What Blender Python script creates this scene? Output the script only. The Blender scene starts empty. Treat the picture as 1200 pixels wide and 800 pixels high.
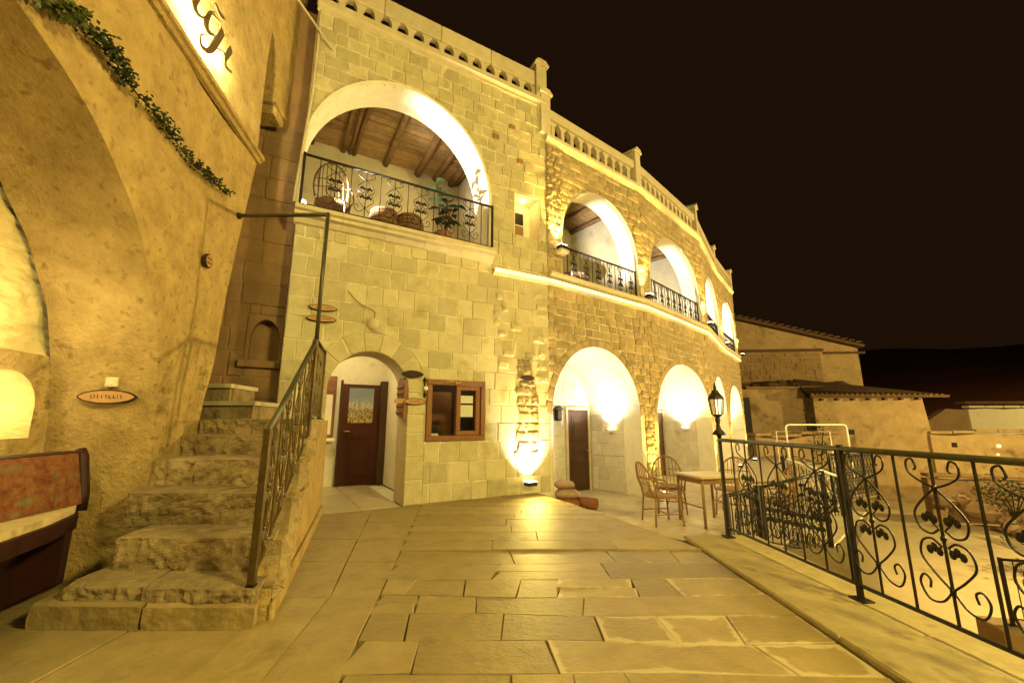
import bpy, bmesh, math, random
from mathutils import Vector, Matrix, noise
R = math.radians
random.seed(7)
SC = bpy.context.scene
COL = SC.collection

# ------------------------------------------------------------------ camera, sky, exposure
CAMZ = 1.25
cam_d = bpy.data.cameras.new('camera'); cam = bpy.data.objects.new('camera', cam_d); COL.objects.link(cam)
cam_d.sensor_width = 36.0; cam_d.lens = 36.0 * 490 / 1200; cam_d.clip_start = 0.05; cam_d.clip_end = 2000
cam.location = (0, 0, CAMZ); cam.rotation_euler = (R(90 + 11), 0, 0)
SC.camera = cam
world = bpy.data.worlds.new('World'); SC.world = world; world.use_nodes = True
wn = world.node_tree.nodes; wl = world.node_tree.links
bg = wn['Background']; bg.inputs['Color'].default_value = (0.0125, 0.0055, 0.0021, 1); bg.inputs['Strength'].default_value = 0.85
SC.view_settings.view_transform = 'Standard'; SC.view_settings.look = 'None'
SC.view_settings.exposure = 0.06; SC.view_settings.gamma = 1.0

WARM = (1.0, 0.70, 0.20)
WARM2 = (1.0, 0.78, 0.34)
AMBER = (1.0, 0.60, 0.12)
WHITE = (1.0, 0.93, 0.76)

# ------------------------------------------------------------------ materials
MATS = {}
def mat(name, col, col2=None, rough=0.8, scale=6.0, bump=0.0, bscale=30.0, vary=0.0, detail=6, metal=0.0, rim=None, dirt=None, spec=0.3, stretch=None):
    m = bpy.data.materials.new(name); m.use_nodes = True
    nt = m.node_tree; N = nt.nodes; L = nt.links
    b = N['Principled BSDF']; b.inputs['Roughness'].default_value = rough; b.inputs['Metallic'].default_value = metal
    b.inputs['Specular IOR Level'].default_value = spec
    tc = N.new('ShaderNodeTexCoord'); vec = tc.outputs['Object']
    if stretch:
        mp = N.new('ShaderNodeMapping'); mp.inputs['Scale'].default_value = stretch; L.new(vec, mp.inputs['Vector']); vec = mp.outputs['Vector']
    out = None
    if col2 is None: col2 = tuple(c * 0.75 for c in col)
    nz = N.new('ShaderNodeTexNoise'); nz.inputs['Scale'].default_value = scale; nz.inputs['Detail'].default_value = detail; nz.inputs['Roughness'].default_value = 0.68
    L.new(vec, nz.inputs['Vector'])
    cr = N.new('ShaderNodeValToRGB'); cr.color_ramp.elements[0].position = 0.32; cr.color_ramp.elements[1].position = 0.68
    cr.color_ramp.elements[0].color = (*col2, 1); cr.color_ramp.elements[1].color = (*col, 1)
    L.new(nz.outputs['Fac'], cr.inputs['Fac']); out = cr.outputs['Color']
    if dirt:
        n2 = N.new('ShaderNodeTexNoise'); n2.inputs['Scale'].default_value = dirt[1]; n2.inputs['Detail'].default_value = 8
        L.new(vec, n2.inputs['Vector'])
        r2 = N.new('ShaderNodeValToRGB'); r2.color_ramp.elements[0].position = dirt[2]; r2.color_ramp.elements[1].position = dirt[2] + 0.14
        L.new(n2.outputs['Fac'], r2.inputs['Fac'])
        mx = N.new('ShaderNodeMix'); mx.data_type = 'RGBA'; L.new(r2.outputs['Color'], mx.inputs['Factor'])
        L.new(out, mx.inputs['A']); mx.inputs['B'].default_value = (*dirt[0], 1); out = mx.outputs['Result']
    if rim:
        at = N.new('ShaderNodeAttribute'); at.attribute_name = 'rim'
        n3 = N.new('ShaderNodeTexNoise'); n3.inputs['Scale'].default_value = 9; n3.inputs['Detail'].default_value = 6; L.new(tc.outputs['Object'], n3.inputs['Vector'])
        ad = N.new('ShaderNodeMath'); ad.operation = 'ADD'; L.new(at.outputs['Fac'], ad.inputs[0]); L.new(n3.outputs['Fac'], ad.inputs[1])
        r3 = N.new('ShaderNodeMapRange'); r3.inputs['From Min'].default_value = 0.95; r3.inputs['From Max'].default_value = 1.08; L.new(ad.outputs[0], r3.inputs['Value'])
        mx = N.new('ShaderNodeMix'); mx.data_type = 'RGBA'; L.new(r3.outputs['Result'], mx.inputs['Factor'])
        L.new(out, mx.inputs['A']); mx.inputs['B'].default_value = (*rim, 1); out = mx.outputs['Result']
    if vary:
        oi = N.new('ShaderNodeObjectInfo'); mr = N.new('ShaderNodeMapRange')
        mr.inputs['To Min'].default_value = 1 - vary; mr.inputs['To Max'].default_value = 1 + vary * 0.6
        L.new(oi.outputs['Random'], mr.inputs['Value'])
        hs = N.new('ShaderNodeHueSaturation'); L.new(mr.outputs['Result'], hs.inputs['Value']); L.new(out, hs.inputs['Color']); out = hs.outputs['Color']
    L.new(out, b.inputs['Base Color'])
    if bump:
        n4 = N.new('ShaderNodeTexNoise'); n4.inputs['Scale'].default_value = bscale; n4.inputs['Detail'].default_value = 8; n4.inputs['Roughness'].default_value = 0.65
        L.new(vec, n4.inputs['Vector'])
        bp = N.new('ShaderNodeBump'); bp.inputs['Strength'].default_value = bump; bp.inputs['Distance'].default_value = 0.03 if name in ('cave_plaster', 'cave_rock', 'step_stone') else 0.02
        L.new(n4.outputs['Fac'], bp.inputs['Height']); L.new(bp.outputs['Normal'], b.inputs['Normal'])
    MATS[name] = m
    return m
def emit(name, col, st):
    m = bpy.data.materials.new(name); m.use_nodes = True; nt = m.node_tree
    b = nt.nodes['Principled BSDF']; b.inputs['Base Color'].default_value = (0.8, 0.8, 0.8, 1)
    b.inputs['Emission Color'].default_value = (*col, 1); b.inputs['Emission Strength'].default_value = st
    MATS[name] = m; return m
def glassmat(name):
    m = bpy.data.materials.new(name); m.use_nodes = True; nt = m.node_tree; N = nt.nodes; L = nt.links
    N.remove(N['Principled BSDF'])
    g = N.new('ShaderNodeBsdfGlossy'); g.inputs['Roughness'].default_value = 0.03
    t = N.new('ShaderNodeBsdfTransparent'); f = N.new('ShaderNodeFresnel'); f.inputs['IOR'].default_value = 1.45
    mx = N.new('ShaderNodeMixShader'); L.new(f.outputs[0], mx.inputs[0]); L.new(t.outputs[0], mx.inputs[1]); L.new(g.outputs[0], mx.inputs[2])
    L.new(mx.outputs[0], N['Material Output'].inputs['Surface']); MATS[name] = m; return m

mat('mortar', (0.58, 0.52, 0.36), (0.48, 0.42, 0.28), 0.95, 4, 0.5, 40)
mat('ashlar', (0.47, 0.42, 0.26), (0.38, 0.33, 0.19), 0.9, 5, 0.6, 35, vary=0.17, dirt=((0.31, 0.265, 0.135), 2.8, 0.58), rim=(0.55, 0.49, 0.32))
mat('rubble', (0.37, 0.29, 0.155), (0.27, 0.205, 0.105), 0.92, 6, 0.9, 22, vary=0.22, dirt=((0.21, 0.16, 0.085), 3.0, 0.60))
mat('dress', (0.52, 0.45, 0.31), (0.42, 0.36, 0.24), 0.85, 5, 0.3, 40, vary=0.08)
mat('limewash', (0.72, 0.67, 0.54), (0.62, 0.57, 0.44), 0.9, 5, 0.35, 30, dirt=((0.52, 0.45, 0.33), 2.5, 0.62))
mat('room_plaster', (0.44, 0.39, 0.28), (0.36, 0.31, 0.21), 0.9, 3, 0.35, 30, dirt=((0.30, 0.25, 0.17), 2.5, 0.60))
mat('pale_block', (0.62, 0.57, 0.46), (0.50, 0.45, 0.35), 0.9, 6, 0.5, 30, vary=0.14, dirt=((0.40, 0.34, 0.25), 4, 0.62))
mat('cave_plaster', (0.46, 0.33, 0.135), (0.27, 0.185, 0.07), 0.95, 4.2, 1.0, 26, dirt=((0.24, 0.16, 0.06), 13.0, 0.57), detail=15)
mat('cave_rock', (0.56, 0.46, 0.22), (0.44, 0.35, 0.16), 0.95, 5, 0.9, 14, stretch=(1, 1, 2.2))
mat('recess_shade_stone', (0.27, 0.165, 0.085), (0.20, 0.12, 0.06), 0.93, 4, 0.5, 25, vary=0.12)  # house stone darkened to brown; carries the recess shade in its colour
mat('step_stone', (0.36, 0.275, 0.145), (0.20, 0.145, 0.07), 0.93, 7, 1.0, 18, vary=0.14, dirt=((0.16, 0.115, 0.055), 6, 0.60))
mat('paving', (0.27, 0.20, 0.085), (0.19, 0.14, 0.058), 0.42, 5, 0.5, 22, vary=0.28, rim=(0.36, 0.29, 0.165), spec=0.45, dirt=((0.12, 0.09, 0.042), 3.0, 0.62))
mat('paving_plain', (0.30, 0.225, 0.10), (0.22, 0.165, 0.072), 0.5, 5, 0.5, 22, vary=0.14, dirt=((0.19, 0.14, 0.06), 3.2, 0.58))
mat('paving_joint', (0.18, 0.135, 0.06), (0.12, 0.09, 0.042), 0.9, 12, 0.5, 40)
mat('terrace_slab', (0.50, 0.42, 0.28), (0.38, 0.31, 0.20), 0.38, 5, 0.35, 18, vary=0.12, spec=0.5)
mat('kerb_stone', (0.40, 0.32, 0.155), (0.28, 0.22, 0.10), 0.7, 5, 0.4, 25, vary=0.08, dirt=((0.20, 0.155, 0.07), 5, 0.57))
mat('iron', (0.008, 0.006, 0.004), (0.018, 0.011, 0.007), 0.5, 20, 0.2, 60, spec=0.22)
mat('iron_bronze', (0.12, 0.085, 0.03), (0.06, 0.04, 0.015), 0.35, 20, 0.2, 60, metal=0.6, spec=0.5)
mat('iron_green', (0.055, 0.05, 0.024), (0.035, 0.03, 0.014), 0.4, 10, 0.1, 60, metal=0.2, spec=0.5)
mat('wood_red', (0.075, 0.020, 0.011), (0.045, 0.012, 0.007), 0.38, 5, 0.2, 20, stretch=(6, 6, 0.8))
mat('wood_frame', (0.20, 0.085, 0.03), (0.13, 0.05, 0.018), 0.45, 5, 0.2, 20, stretch=(6, 6, 1))
mat('wood_dark', (0.075, 0.036, 0.016), (0.045, 0.02, 0.009), 0.5, 6, 0.3, 20, stretch=(8, 8, 1))
mat('wood_beam', (0.22, 0.13, 0.055), (0.12, 0.065, 0.026), 0.8, 7, 0.6, 20, vary=0.2)
mat('wood_plank', (0.33, 0.21, 0.09), (0.21, 0.125, 0.052), 0.8, 7, 0.5, 25, vary=0.28)
mat('wood_pale', (0.42, 0.25, 0.11), (0.30, 0.165, 0.06), 0.6, 9, 0.3, 30)
mat('bark', (0.045, 0.024, 0.014), (0.025, 0.013, 0.008), 0.9, 20, 0.8, 40)
mat('rattan', (0.30, 0.17, 0.065), (0.19, 0.10, 0.036), 0.5, 22, 0.5, 60)
mat('wicker_dark', (0.17, 0.095, 0.04), (0.07, 0.036, 0.016), 0.6, 30, 1.0, 70)
mat('tabletop', (0.55, 0.45, 0.30), (0.45, 0.36, 0.23), 0.3, 9, 0.1, 40, spec=0.5)
mat('leaf', (0.028, 0.05, 0.014), (0.014, 0.026, 0.008), 0.5, 8, 0.1, 30, vary=0.3)
mat('leaf_dry', (0.13, 0.15, 0.04), (0.08, 0.09, 0.025), 0.6, 8, 0.1, 30, vary=0.3)
mat('pot', (0.30, 0.14, 0.07), (0.22, 0.10, 0.05), 0.7, 8, 0.3)
mat('soil', (0.05, 0.035, 0.02), None, 0.95, 20, 0.6)
mat('kilim', (0.13, 0.022, 0.014), (0.19, 0.10, 0.035), 0.9, 17, 0.5, 90, dirt=((0.12, 0.12, 0.05), 5.5, 0.57), stretch=(1, 1, 1.6))
mat('cream_cloth', (0.55, 0.44, 0.25), (0.45, 0.35, 0.19), 0.9, 12, 0.4, 60)
mat('bench_red', (0.032, 0.006, 0.005), (0.018, 0.004, 0.003), 0.6, 6, 0.2, 40)
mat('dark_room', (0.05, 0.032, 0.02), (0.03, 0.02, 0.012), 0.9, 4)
mat('paper', (0.75, 0.72, 0.62), (0.70, 0.66, 0.55), 0.8, 30)
mat('white_paint', (0.75, 0.72, 0.62), (0.65, 0.6, 0.5), 0.5, 10)
mat('switch', (0.62, 0.55, 0.36), None, 0.5, 8)
mat('ink', (0.04, 0.022, 0.012), None, 0.6, 8)
mat('brass', (0.6, 0.42, 0.14), None, 0.3, 8, metal=0.9)
mat('letter_brown', (0.10, 0.065, 0.025), (0.075, 0.05, 0.02), 0.6, 8)
mat('street', (0.44, 0.36, 0.20), (0.36, 0.29, 0.16), 0.85, 0.8, 0.4, 6, dirt=((0.26, 0.20, 0.10), 0.7, 0.60))
mat('house_wall', (0.40, 0.29, 0.15), (0.26, 0.18, 0.09), 0.95, 1.1, 1.0, 4, dirt=((0.17, 0.11, 0.055), 1.3, 0.57), detail=12)
mat('house_wall_dark', (0.28, 0.185, 0.095), (0.21, 0.135, 0.066), 0.95, 0.9, 0.8, 6, dirt=((0.15, 0.095, 0.045), 1.2, 0.58))
mat('roof_earth', (0.12, 0.07, 0.035), (0.075, 0.042, 0.02), 0.95, 3, 1.0, 8)
mat('tile', (0.15, 0.085, 0.042), (0.10, 0.055, 0.028), 0.9, 5, 0.5, 12, vary=0.3)
mat('hill', (0.12, 0.035, 0.02), (0.05, 0.018, 0.012), 0.95, 0.05, 1.0, 0.2)
mat('rock', (0.30, 0.20, 0.10), (0.16, 0.10, 0.05), 0.95, 2, 1.0, 6, vary=0.25)
mat('bush', (0.035, 0.06, 0.025), (0.02, 0.035, 0.014), 0.7, 4)
mat('black', (0.012, 0.009, 0.006), None, 0.6, 8)
mat('cushion_fabric', (0.40, 0.28, 0.20), (0.30, 0.19, 0.13), 0.9, 12, 0.4, 60)
mat('rug_fabric', (0.26, 0.10, 0.045), (0.18, 0.065, 0.03), 0.9, 14, 0.5, 60)
glassmat('glass')
emit('lamp_lens', (1.0, 0.80, 0.38), 30)
emit('lamp_box', (1.0, 0.84, 0.42), 9)
emit('strip_glow', (1.0, 0.70, 0.16), 2.6)
emit('bulb', (1.0, 0.82, 0.45), 40)

def poster_mat():
    m = bpy.data.materials.new('poster_print'); m.use_nodes = True; nt = m.node_tree; N = nt.nodes; L = nt.links
    b = N['Principled BSDF']; b.inputs['Roughness'].default_value = 0.35
    tc = N.new('ShaderNodeTexCoord'); sp = N.new('ShaderNodeSeparateXYZ'); L.new(tc.outputs['Generated'], sp.inputs[0])
    vo = N.new('ShaderNodeTexVoronoi'); vo.inputs['Scale'].default_value = 9; L.new(tc.outputs['Generated'], vo.inputs['Vector'])
    ad = N.new('ShaderNodeMath'); ad.operation = 'MULTIPLY_ADD'; L.new(vo.outputs['Distance'], ad.inputs[0]); ad.inputs[1].default_value = 0.35; L.new(sp.outputs['Z'], ad.inputs[2])
    cr = N.new('ShaderNodeValToRGB'); e = cr.color_ramp.elements
    e[0].position = 0.0; e[0].color = (0.50, 0.34, 0.07, 1); e[1].position = 1.0; e[1].color = (0.16, 0.20, 0.26, 1)
    for p, c in ((0.22, (0.55, 0.40, 0.10)), (0.30, (0.06, 0.04, 0.02)), (0.42, (0.50, 0.42, 0.22)), (0.52, (0.10, 0.07, 0.04)), (0.66, (0.52, 0.45, 0.30)), (0.76, (0.22, 0.25, 0.28))):
        x = cr.color_ramp.elements.new(p); x.color = (*c, 1)
    L.new(ad.outputs[0], cr.inputs['Fac']); L.new(cr.outputs['Color'], b.inputs['Base Color']); MATS['poster_print'] = m
poster_mat()

# ------------------------------------------------------------------ object helpers
def tag(o, label=None, cat=None, group=None, kind=None):
    if label: o['label'] = label
    if cat: o['category'] = cat
    if group: o['group'] = group
    if kind: o['kind'] = kind
    return o
def thing(name, loc, label, cat, group=None, rz=0.0):
    o = bpy.data.objects.new(name, None); COL.objects.link(o); o.empty_display_size = 0.2
    o.location = loc; o.rotation_euler.z = rz
    return tag(o, label, cat, group)
def root_inv(o):
    M = Matrix.Identity(4)
    while o is not None:
        M = Matrix.LocRotScale(o.location, o.rotation_euler, o.scale) @ M; o = o.parent
    return M.inverted()
def copy_tree(o, parent=None):
    c = o.copy(); COL.objects.link(c); c.parent = parent
    for ch in list(o.children): copy_tree(ch, c)
    return c

class Fr:
    """wall frame: s along the wall, n outward, z up"""
    def __init__(self, O, D):
        self.O = Vector((O[0], O[1], 0)); d = Vector((D[0], D[1], 0)).normalized()
        self.D = d; self.N = Vector((d.y, -d.x, 0))
    def __call__(self, s, n, z): return self.O + self.D * s + self.N * n + Vector((0, 0, z))
    @property
    def ang(self): return math.atan2(self.D.y, self.D.x)
class FrI:
    def __call__(self, s, n, z): return Vector((s, n, z))
ID = FrI()

class MB:
    def __init__(self): self.v = []; self.f = []; self.mi = []; self.rim = None
    def add(self, vs, fs, mi=0):
        k = len(self.v); self.v += [Vector(p) for p in vs]; self.f += [[i + k for i in f] for f in fs]; self.mi += [mi] * len(fs)
        return self
    def box(self, F, s0, s1, n0, n1, z0, z1, bev=0.0, mi=0):
        if bev <= 0:
            p = [F(s, n, z) for z in (z0, z1) for n in (n0, n1) for s in (s0, s1)]
            return self.add(p, [(0, 2, 3, 1), (4, 5, 7, 6), (0, 1, 5, 4), (2, 6, 7, 3), (0, 4, 6, 2), (1, 3, 7, 5)], mi)
        b = min(bev, (s1 - s0) * .45, abs(n1 - n0) * .45, (z1 - z0) * .45)
        lo, hi = min(n0, n1), max(n0, n1)
        bm = bmesh.new(); bmesh.ops.create_cube(bm, size=1)
        for q in bm.verts: q.co = Vector((s0 + (q.co.x + .5) * (s1 - s0), lo + (q.co.y + .5) * (hi - lo), z0 + (q.co.z + .5) * (z1 - z0)))
        bmesh.ops.bevel(bm, geom=bm.edges[:], offset=b, segments=1, affect='EDGES')
        bm.verts.index_update()
        self.add([F(*q.co) for q in bm.verts], [[q.index for q in f.verts] for f in bm.faces], mi); bm.free()
        return self
    def quad(self, a, b, c, d, mi=0): return self.add([a, b, c, d], [(0, 1, 2, 3)], mi)
    def tube(self, pts, r, n=6, cap=True, mi=0):
        pts = [Vector(p) for p in pts]; m = len(pts); rs = r if isinstance(r, (list, tuple)) else [r] * m
        up = None; vs = []; fs = []
        for i, p in enumerate(pts):
            t = (pts[min(i + 1, m - 1)] - pts[max(i - 1, 0)])
            if t.length < 1e-9: t = Vector((0, 0, 1))
            t.normalize()
            if up is None:
                up = Vector((0, 0, 1)) if abs(t.z) < .9 else Vector((1, 0, 0))
            x = t.cross(up)
            if x.length < 1e-6: x = t.cross(Vector((1, 0.3, 0)))
            x.normalize(); y = x.cross(t); up = y
            for k in range(n):
                a = 2 * math.pi * k / n; vs.append(p + x * (rs[i] * math.cos(a)) + y * (rs[i] * math.sin(a)))
        for i in range(m - 1):
            for k in range(n):
                k2 = (k + 1) % n; fs.append((i * n + k, i * n + k2, (i + 1) * n + k2, (i + 1) * n + k))
        if cap: fs.append(tuple(range(n - 1, -1, -1))); fs.append(tuple(range((m - 1) * n, m * n)))
        return self.add(vs, fs, mi)
    def lathe(self, c, prof, n=16, mi=0):
        c = Vector(c); vs = []; fs = []
        for r, z in prof:
            for k in range(n): a = 2 * math.pi * k / n; vs.append(c + Vector((r * math.cos(a), r * math.sin(a), z)))
        for i in range(len(prof) - 1):
            for k in range(n): k2 = (k + 1) % n; fs.append((i * n + k, i * n + k2, (i + 1) * n + k2, (i + 1) * n + k))
        fs.append(tuple(range(n - 1, -1, -1))); fs.append(tuple(range((len(prof) - 1) * n, len(prof) * n)))
        return self.add(vs, fs, mi)
    def prism(self, F, poly, n0, n1, mi=0):
        """poly in (s,z) extruded between n0 and n1"""
        k = len(poly)
        vs = [F(s, n0, z) for s, z in poly] + [F(s, n1, z) for s, z in poly]
        fs = [tuple(range(k - 1, -1, -1)), tuple(range(k, 2 * k))] + [(i, (i + 1) % k, k + (i + 1) % k, k + i) for i in range(k)]
        return self.add(vs, fs, mi)
    def slab(self, poly, z0, z1, mi=0):
        """poly in (x,y) extruded between z0 and z1"""
        k = len(poly)
        vs = [Vector((x, y, z0)) for x, y in poly] + [Vector((x, y, z1)) for x, y in poly]
        fs = [tuple(range(k - 1, -1, -1)), tuple(range(k, 2 * k))] + [(i, (i + 1) % k, k + (i + 1) % k, k + i) for i in range(k)]
        return self.add(vs, fs, mi)
    def blob(self, c, rad, seg=10, ring=7, mi=0, rough=0.0, seed=0):
        c = Vector(c); vs = [];fs = []
        for i in range(ring + 1):
            th = math.pi * i / ring
            for k in range(seg):
                a = 2 * math.pi * k / seg; d = Vector((math.sin(th) * math.cos(a), math.sin(th) * math.sin(a), math.cos(th)))
                q = 1 + (rough * noise.noise(d * 1.8 + Vector((seed, seed * 2.3, 0))) if rough else 0)
                vs.append(c + Vector((d.x * rad[0], d.y * rad[1], d.z * rad[2])) * q)
        for i in range(ring):
            for k in range(seg): k2 = (k + 1) % seg; fs.append((i * seg + k, (i + 1) * seg + k, (i + 1) * seg + k2, i * seg + k2))
        return self.add(vs, fs, mi)
    def mesh(self, name, mats, smooth=False, inv=None):
        me = bpy.data.meshes.new(name)
        vs = self.v if inv is None else [inv @ p for p in self.v]
        me.from_pydata([tuple(p) for p in vs], [], self.f)
        for m in (mats if isinstance(mats, (list, tuple)) else [mats]): me.materials.append(MATS[m])
        if len(me.materials) > 1: me.polygons.foreach_set('material_index', self.mi)
        if smooth: me.polygons.foreach_set('use_smooth', [True] * len(me.polygons))
        if self.rim:
            a = me.attributes.new('rim', 'FLOAT', 'POINT'); a.data.foreach_set('value', self.rim)
        me.update()
        bm = bmesh.new(); bm.from_mesh(me); bmesh.ops.recalc_face_normals(bm, faces=bm.faces[:]); bm.to_mesh(me); bm.free()
        return me
    def build(self, name, mats, parent=None, smooth=False, kind=None):
        inv = root_inv(parent) if parent is not None else None
        o = bpy.data.objects.new(name, self.mesh(name, mats, smooth, inv)); COL.objects.link(o)
        if parent is not None: o.parent = parent
        if kind: o['kind'] = kind
        return o
def inst(name, me, parent, loc, rz=0.0, scale=None):
    """an object sharing mesh data; loc in world coordinates"""
    o = bpy.data.objects.new(name, me); COL.objects.link(o); o.parent = parent
    M = root_inv(parent) if parent is not None else Matrix.Identity(4)
    W = M @ Matrix.LocRotScale(Vector(loc), Matrix.Rotation(rz, 3, 'Z'), Vector(scale) if scale else Vector((1, 1, 1)))
    l, q, s = W.decompose(); o.location = l; o.rotation_euler = q.to_euler(); o.scale = s
    return o
def light(kind, name, loc, power, col, radius=0.05, target=None, angle=None, blend=0.5, parent=None):
    d = bpy.data.lights.new(name, kind); d.energy = power; d.color = col; d.shadow_soft_size = radius
    o = bpy.data.objects.new(name, d); COL.objects.link(o)
    M = Matrix.Translation(Vector(loc))
    if target is not None:
        q = (Vector(target) - Vector(loc)).to_track_quat('-Z', 'Y'); M = M @ q.to_matrix().to_4x4()
    if kind == 'SPOT': d.spot_size = angle; d.spot_blend = blend
    if parent is not None:
        o.parent = parent; M = root_inv(parent) @ M
    o.matrix_local = M
    return o
def cr(pts, sub=4):
    """Catmull-Rom"""
    pts = [Vector(p) for p in pts]; P = [pts[0] * 2 - pts[1]] + pts + [pts[-1] * 2 - pts[-2]]; out = []
    for i in range(1, len(P) - 2):
        for k in range(sub):
            t = k / sub; a, b, c, d = P[i - 1], P[i], P[i + 1], P[i + 2]
            out.append(0.5 * ((2 * b) + (c - a) * t + (2 * a - 5 * b + 4 * c - d) * t * t + (3 * b - 3 * c + d - a) * t ** 3))
    return out + [pts[-1]]

# ------------------------------------------------------------------ wall helpers
class Arch:
    def __init__(s, c, a, spring, b, zb): s.c, s.a, s.sp, s.b, s.zb = c, a, spring, b, zb; s.s0, s.s1 = c - a, c + a
    def top(s, x):
        q = max(0.0, 1 - ((x - s.c) / s.a) ** 2); return s.sp + s.b * math.sqrt(q)
    def samples(s, n=28): return [s.c - s.a * math.cos(math.pi * i / n) for i in range(n + 1)]
    def contour(s, n=32, ex=0.0):
        p = [(s.c - s.a - ex, s.zb)]
        p += [(s.c - (s.a + ex) * math.cos(math.pi * i / n), s.sp + (s.b + ex) * math.sin(math.pi * i / n)) for i in range(n + 1)]
        return p + [(s.c + s.a + ex, s.zb)]
    def push(s, x, z, ex):
        a, b = s.a + ex, s.b + ex
        if z < s.zb - ex: return None
        if z <= s.sp:
            if abs(x - s.c) < a: return (s.c + math.copysign(a, x - s.c), z)
            return None
        q = math.hypot((x - s.c) / a, (z - s.sp) / b)
        if q < 1: q = max(q, 1e-3); return (s.c + (x - s.c) / q, s.sp + (z - s.sp) / q)
        return None
class Rect:
    def __init__(s, s0, s1, zb, zt): s.s0, s.s1, s.zb, s.zt = s0, s1, zb, zt
    def top(s, x): return s.zt
    def samples(s, n=0): return [s.s0, s.s1]
    def contour(s, n=0, ex=0): return [(s.s0, s.zb), (s.s0, s.zt), (s.s1, s.zt), (s.s1, s.zb)]
    def push(s, x, z, ex):
        if s.s0 - ex < x < s.s1 + ex and s.zb - ex < z < s.zt + ex:
            d = [(x - s.s0 + ex, (s.s0 - ex, z)), (s.s1 + ex - x, (s.s1 + ex, z)), (z - s.zb + ex, (x, s.zb - ex)), (s.zt + ex - z, (x, s.zt + ex))]
            return min(d)[1]
        return None
def wall_sheet(mb, F, s0, s1, z0, z1, ops, n=0.0):
    xs = {s0, s1}
    for o in ops: xs |= {min(max(x, s0), s1) for x in o.samples()}
    xs = sorted(xs)
    for a, b in zip(xs, xs[1:]):
        if b - a < 1e-6: continue
        m = (a + b) / 2; op = next((o for o in ops if o.s0 < m < o.s1), None)
        if op is None: mb.quad(F(a, n, z0), F(b, n, z0), F(b, n, z1), F(a, n, z1)); continue
        if op.zb > z0 + 1e-6: mb.quad(F(a, n, z0), F(b, n, z0), F(b, n, op.zb), F(a, n, op.zb))
        mb.quad(F(a, n, op.top(a)), F(b, n, op.top(b)), F(b, n, z1), F(a, n, z1))
def reveal(mb, F, op, n0, n1, closed=False):
    c = op.contour()
    if closed: c = c + [c[0]]
    for (a, za), (b, zb) in zip(c, c[1:]): mb.quad(F(a, n0, za), F(b, n0, zb), F(b, n1, zb), F(a, n1, za))
def outline(s0, s1, z0, z1, jit=0.0, k=3):
    p = []
    c = [(s0, z0), (s1, z0), (s1, z1), (s0, z1)]
    for i in range(4):
        a, b = c[i], c[(i + 1) % 4]
        for j in range(k):
            t = j / k; p.append((a[0] + (b[0] - a[0]) * t, a[1] + (b[1] - a[1]) * t))
    return [(x + random.uniform(-jit, jit), z + random.uniform(-jit, jit)) for x, z in p]
def block(F, pts, depth, bev, n0=-0.03, tilt=0.0, lumpy=0.0):
    """a dressed stone: outline (s,z), sides, a bevelled proud face"""
    mb = MB(); k = len(pts); cx = sum(p[0] for p in pts) / k; cz = sum(p[1] for p in pts) / k
    tx, tz = random.uniform(-tilt, tilt), random.uniform(-tilt, tilt)
    def ins(p, d):
        dx, dz = p[0] - cx, p[1] - cz; L = math.hypot(dx, dz) or 1
        q = max(0.2, 1 - d / L * 1.2); return (cx + dx * q, cz + dz * q)
    ring = [[F(x, n0, z) for x, z in pts], [F(x, depth - bev, z) for x, z in pts]]
    i1 = [ins(p, bev) for p in pts]
    ring.append([F(x, depth + tx * (x - cx) + tz * (z - cz) + random.uniform(-lumpy, lumpy) * .5, z) for x, z in i1])
    vs = [v for r in ring for v in r]; fs = []
    for j in range(2):
        for i in range(k): fs.append((j * k + i, j * k + (i + 1) % k, (j + 1) * k + (i + 1) % k, (j + 1) * k + i))
    if lumpy:
        i2 = [ins(p, bev + min(0.06, 0.3 * math.hypot(p[0] - cx, p[1] - cz))) for p in pts]
        vs += [F(x, depth + random.uniform(-lumpy, lumpy) + lumpy * .6, z) for x, z in i2] + [F(cx, depth + random.uniform(0, lumpy), cz)]
        for i in range(k): fs.append((2 * k + i, 2 * k + (i + 1) % k, 3 * k + (i + 1) % k, 3 * k + i))
        for i in range(k): fs.append((3 * k + i, 3 * k + (i + 1) % k, 4 * k))
    else:
        i2 = [ins(p, bev + .035) for p in pts]
        vs += [F(x, depth + tx * (x - cx) + tz * (z - cz), z) for x, z in i2]
        for i in range(k): fs.append((2 * k + i, 2 * k + (i + 1) % k, 3 * k + (i + 1) % k, 3 * k + i))
        fs.append(tuple(range(3 * k, 4 * k)))
        mb.rim = [.42 + random.uniform(-.12, .16)] * (3 * k) + [0.0] * k
    mb.add(vs, fs); return mb
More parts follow.
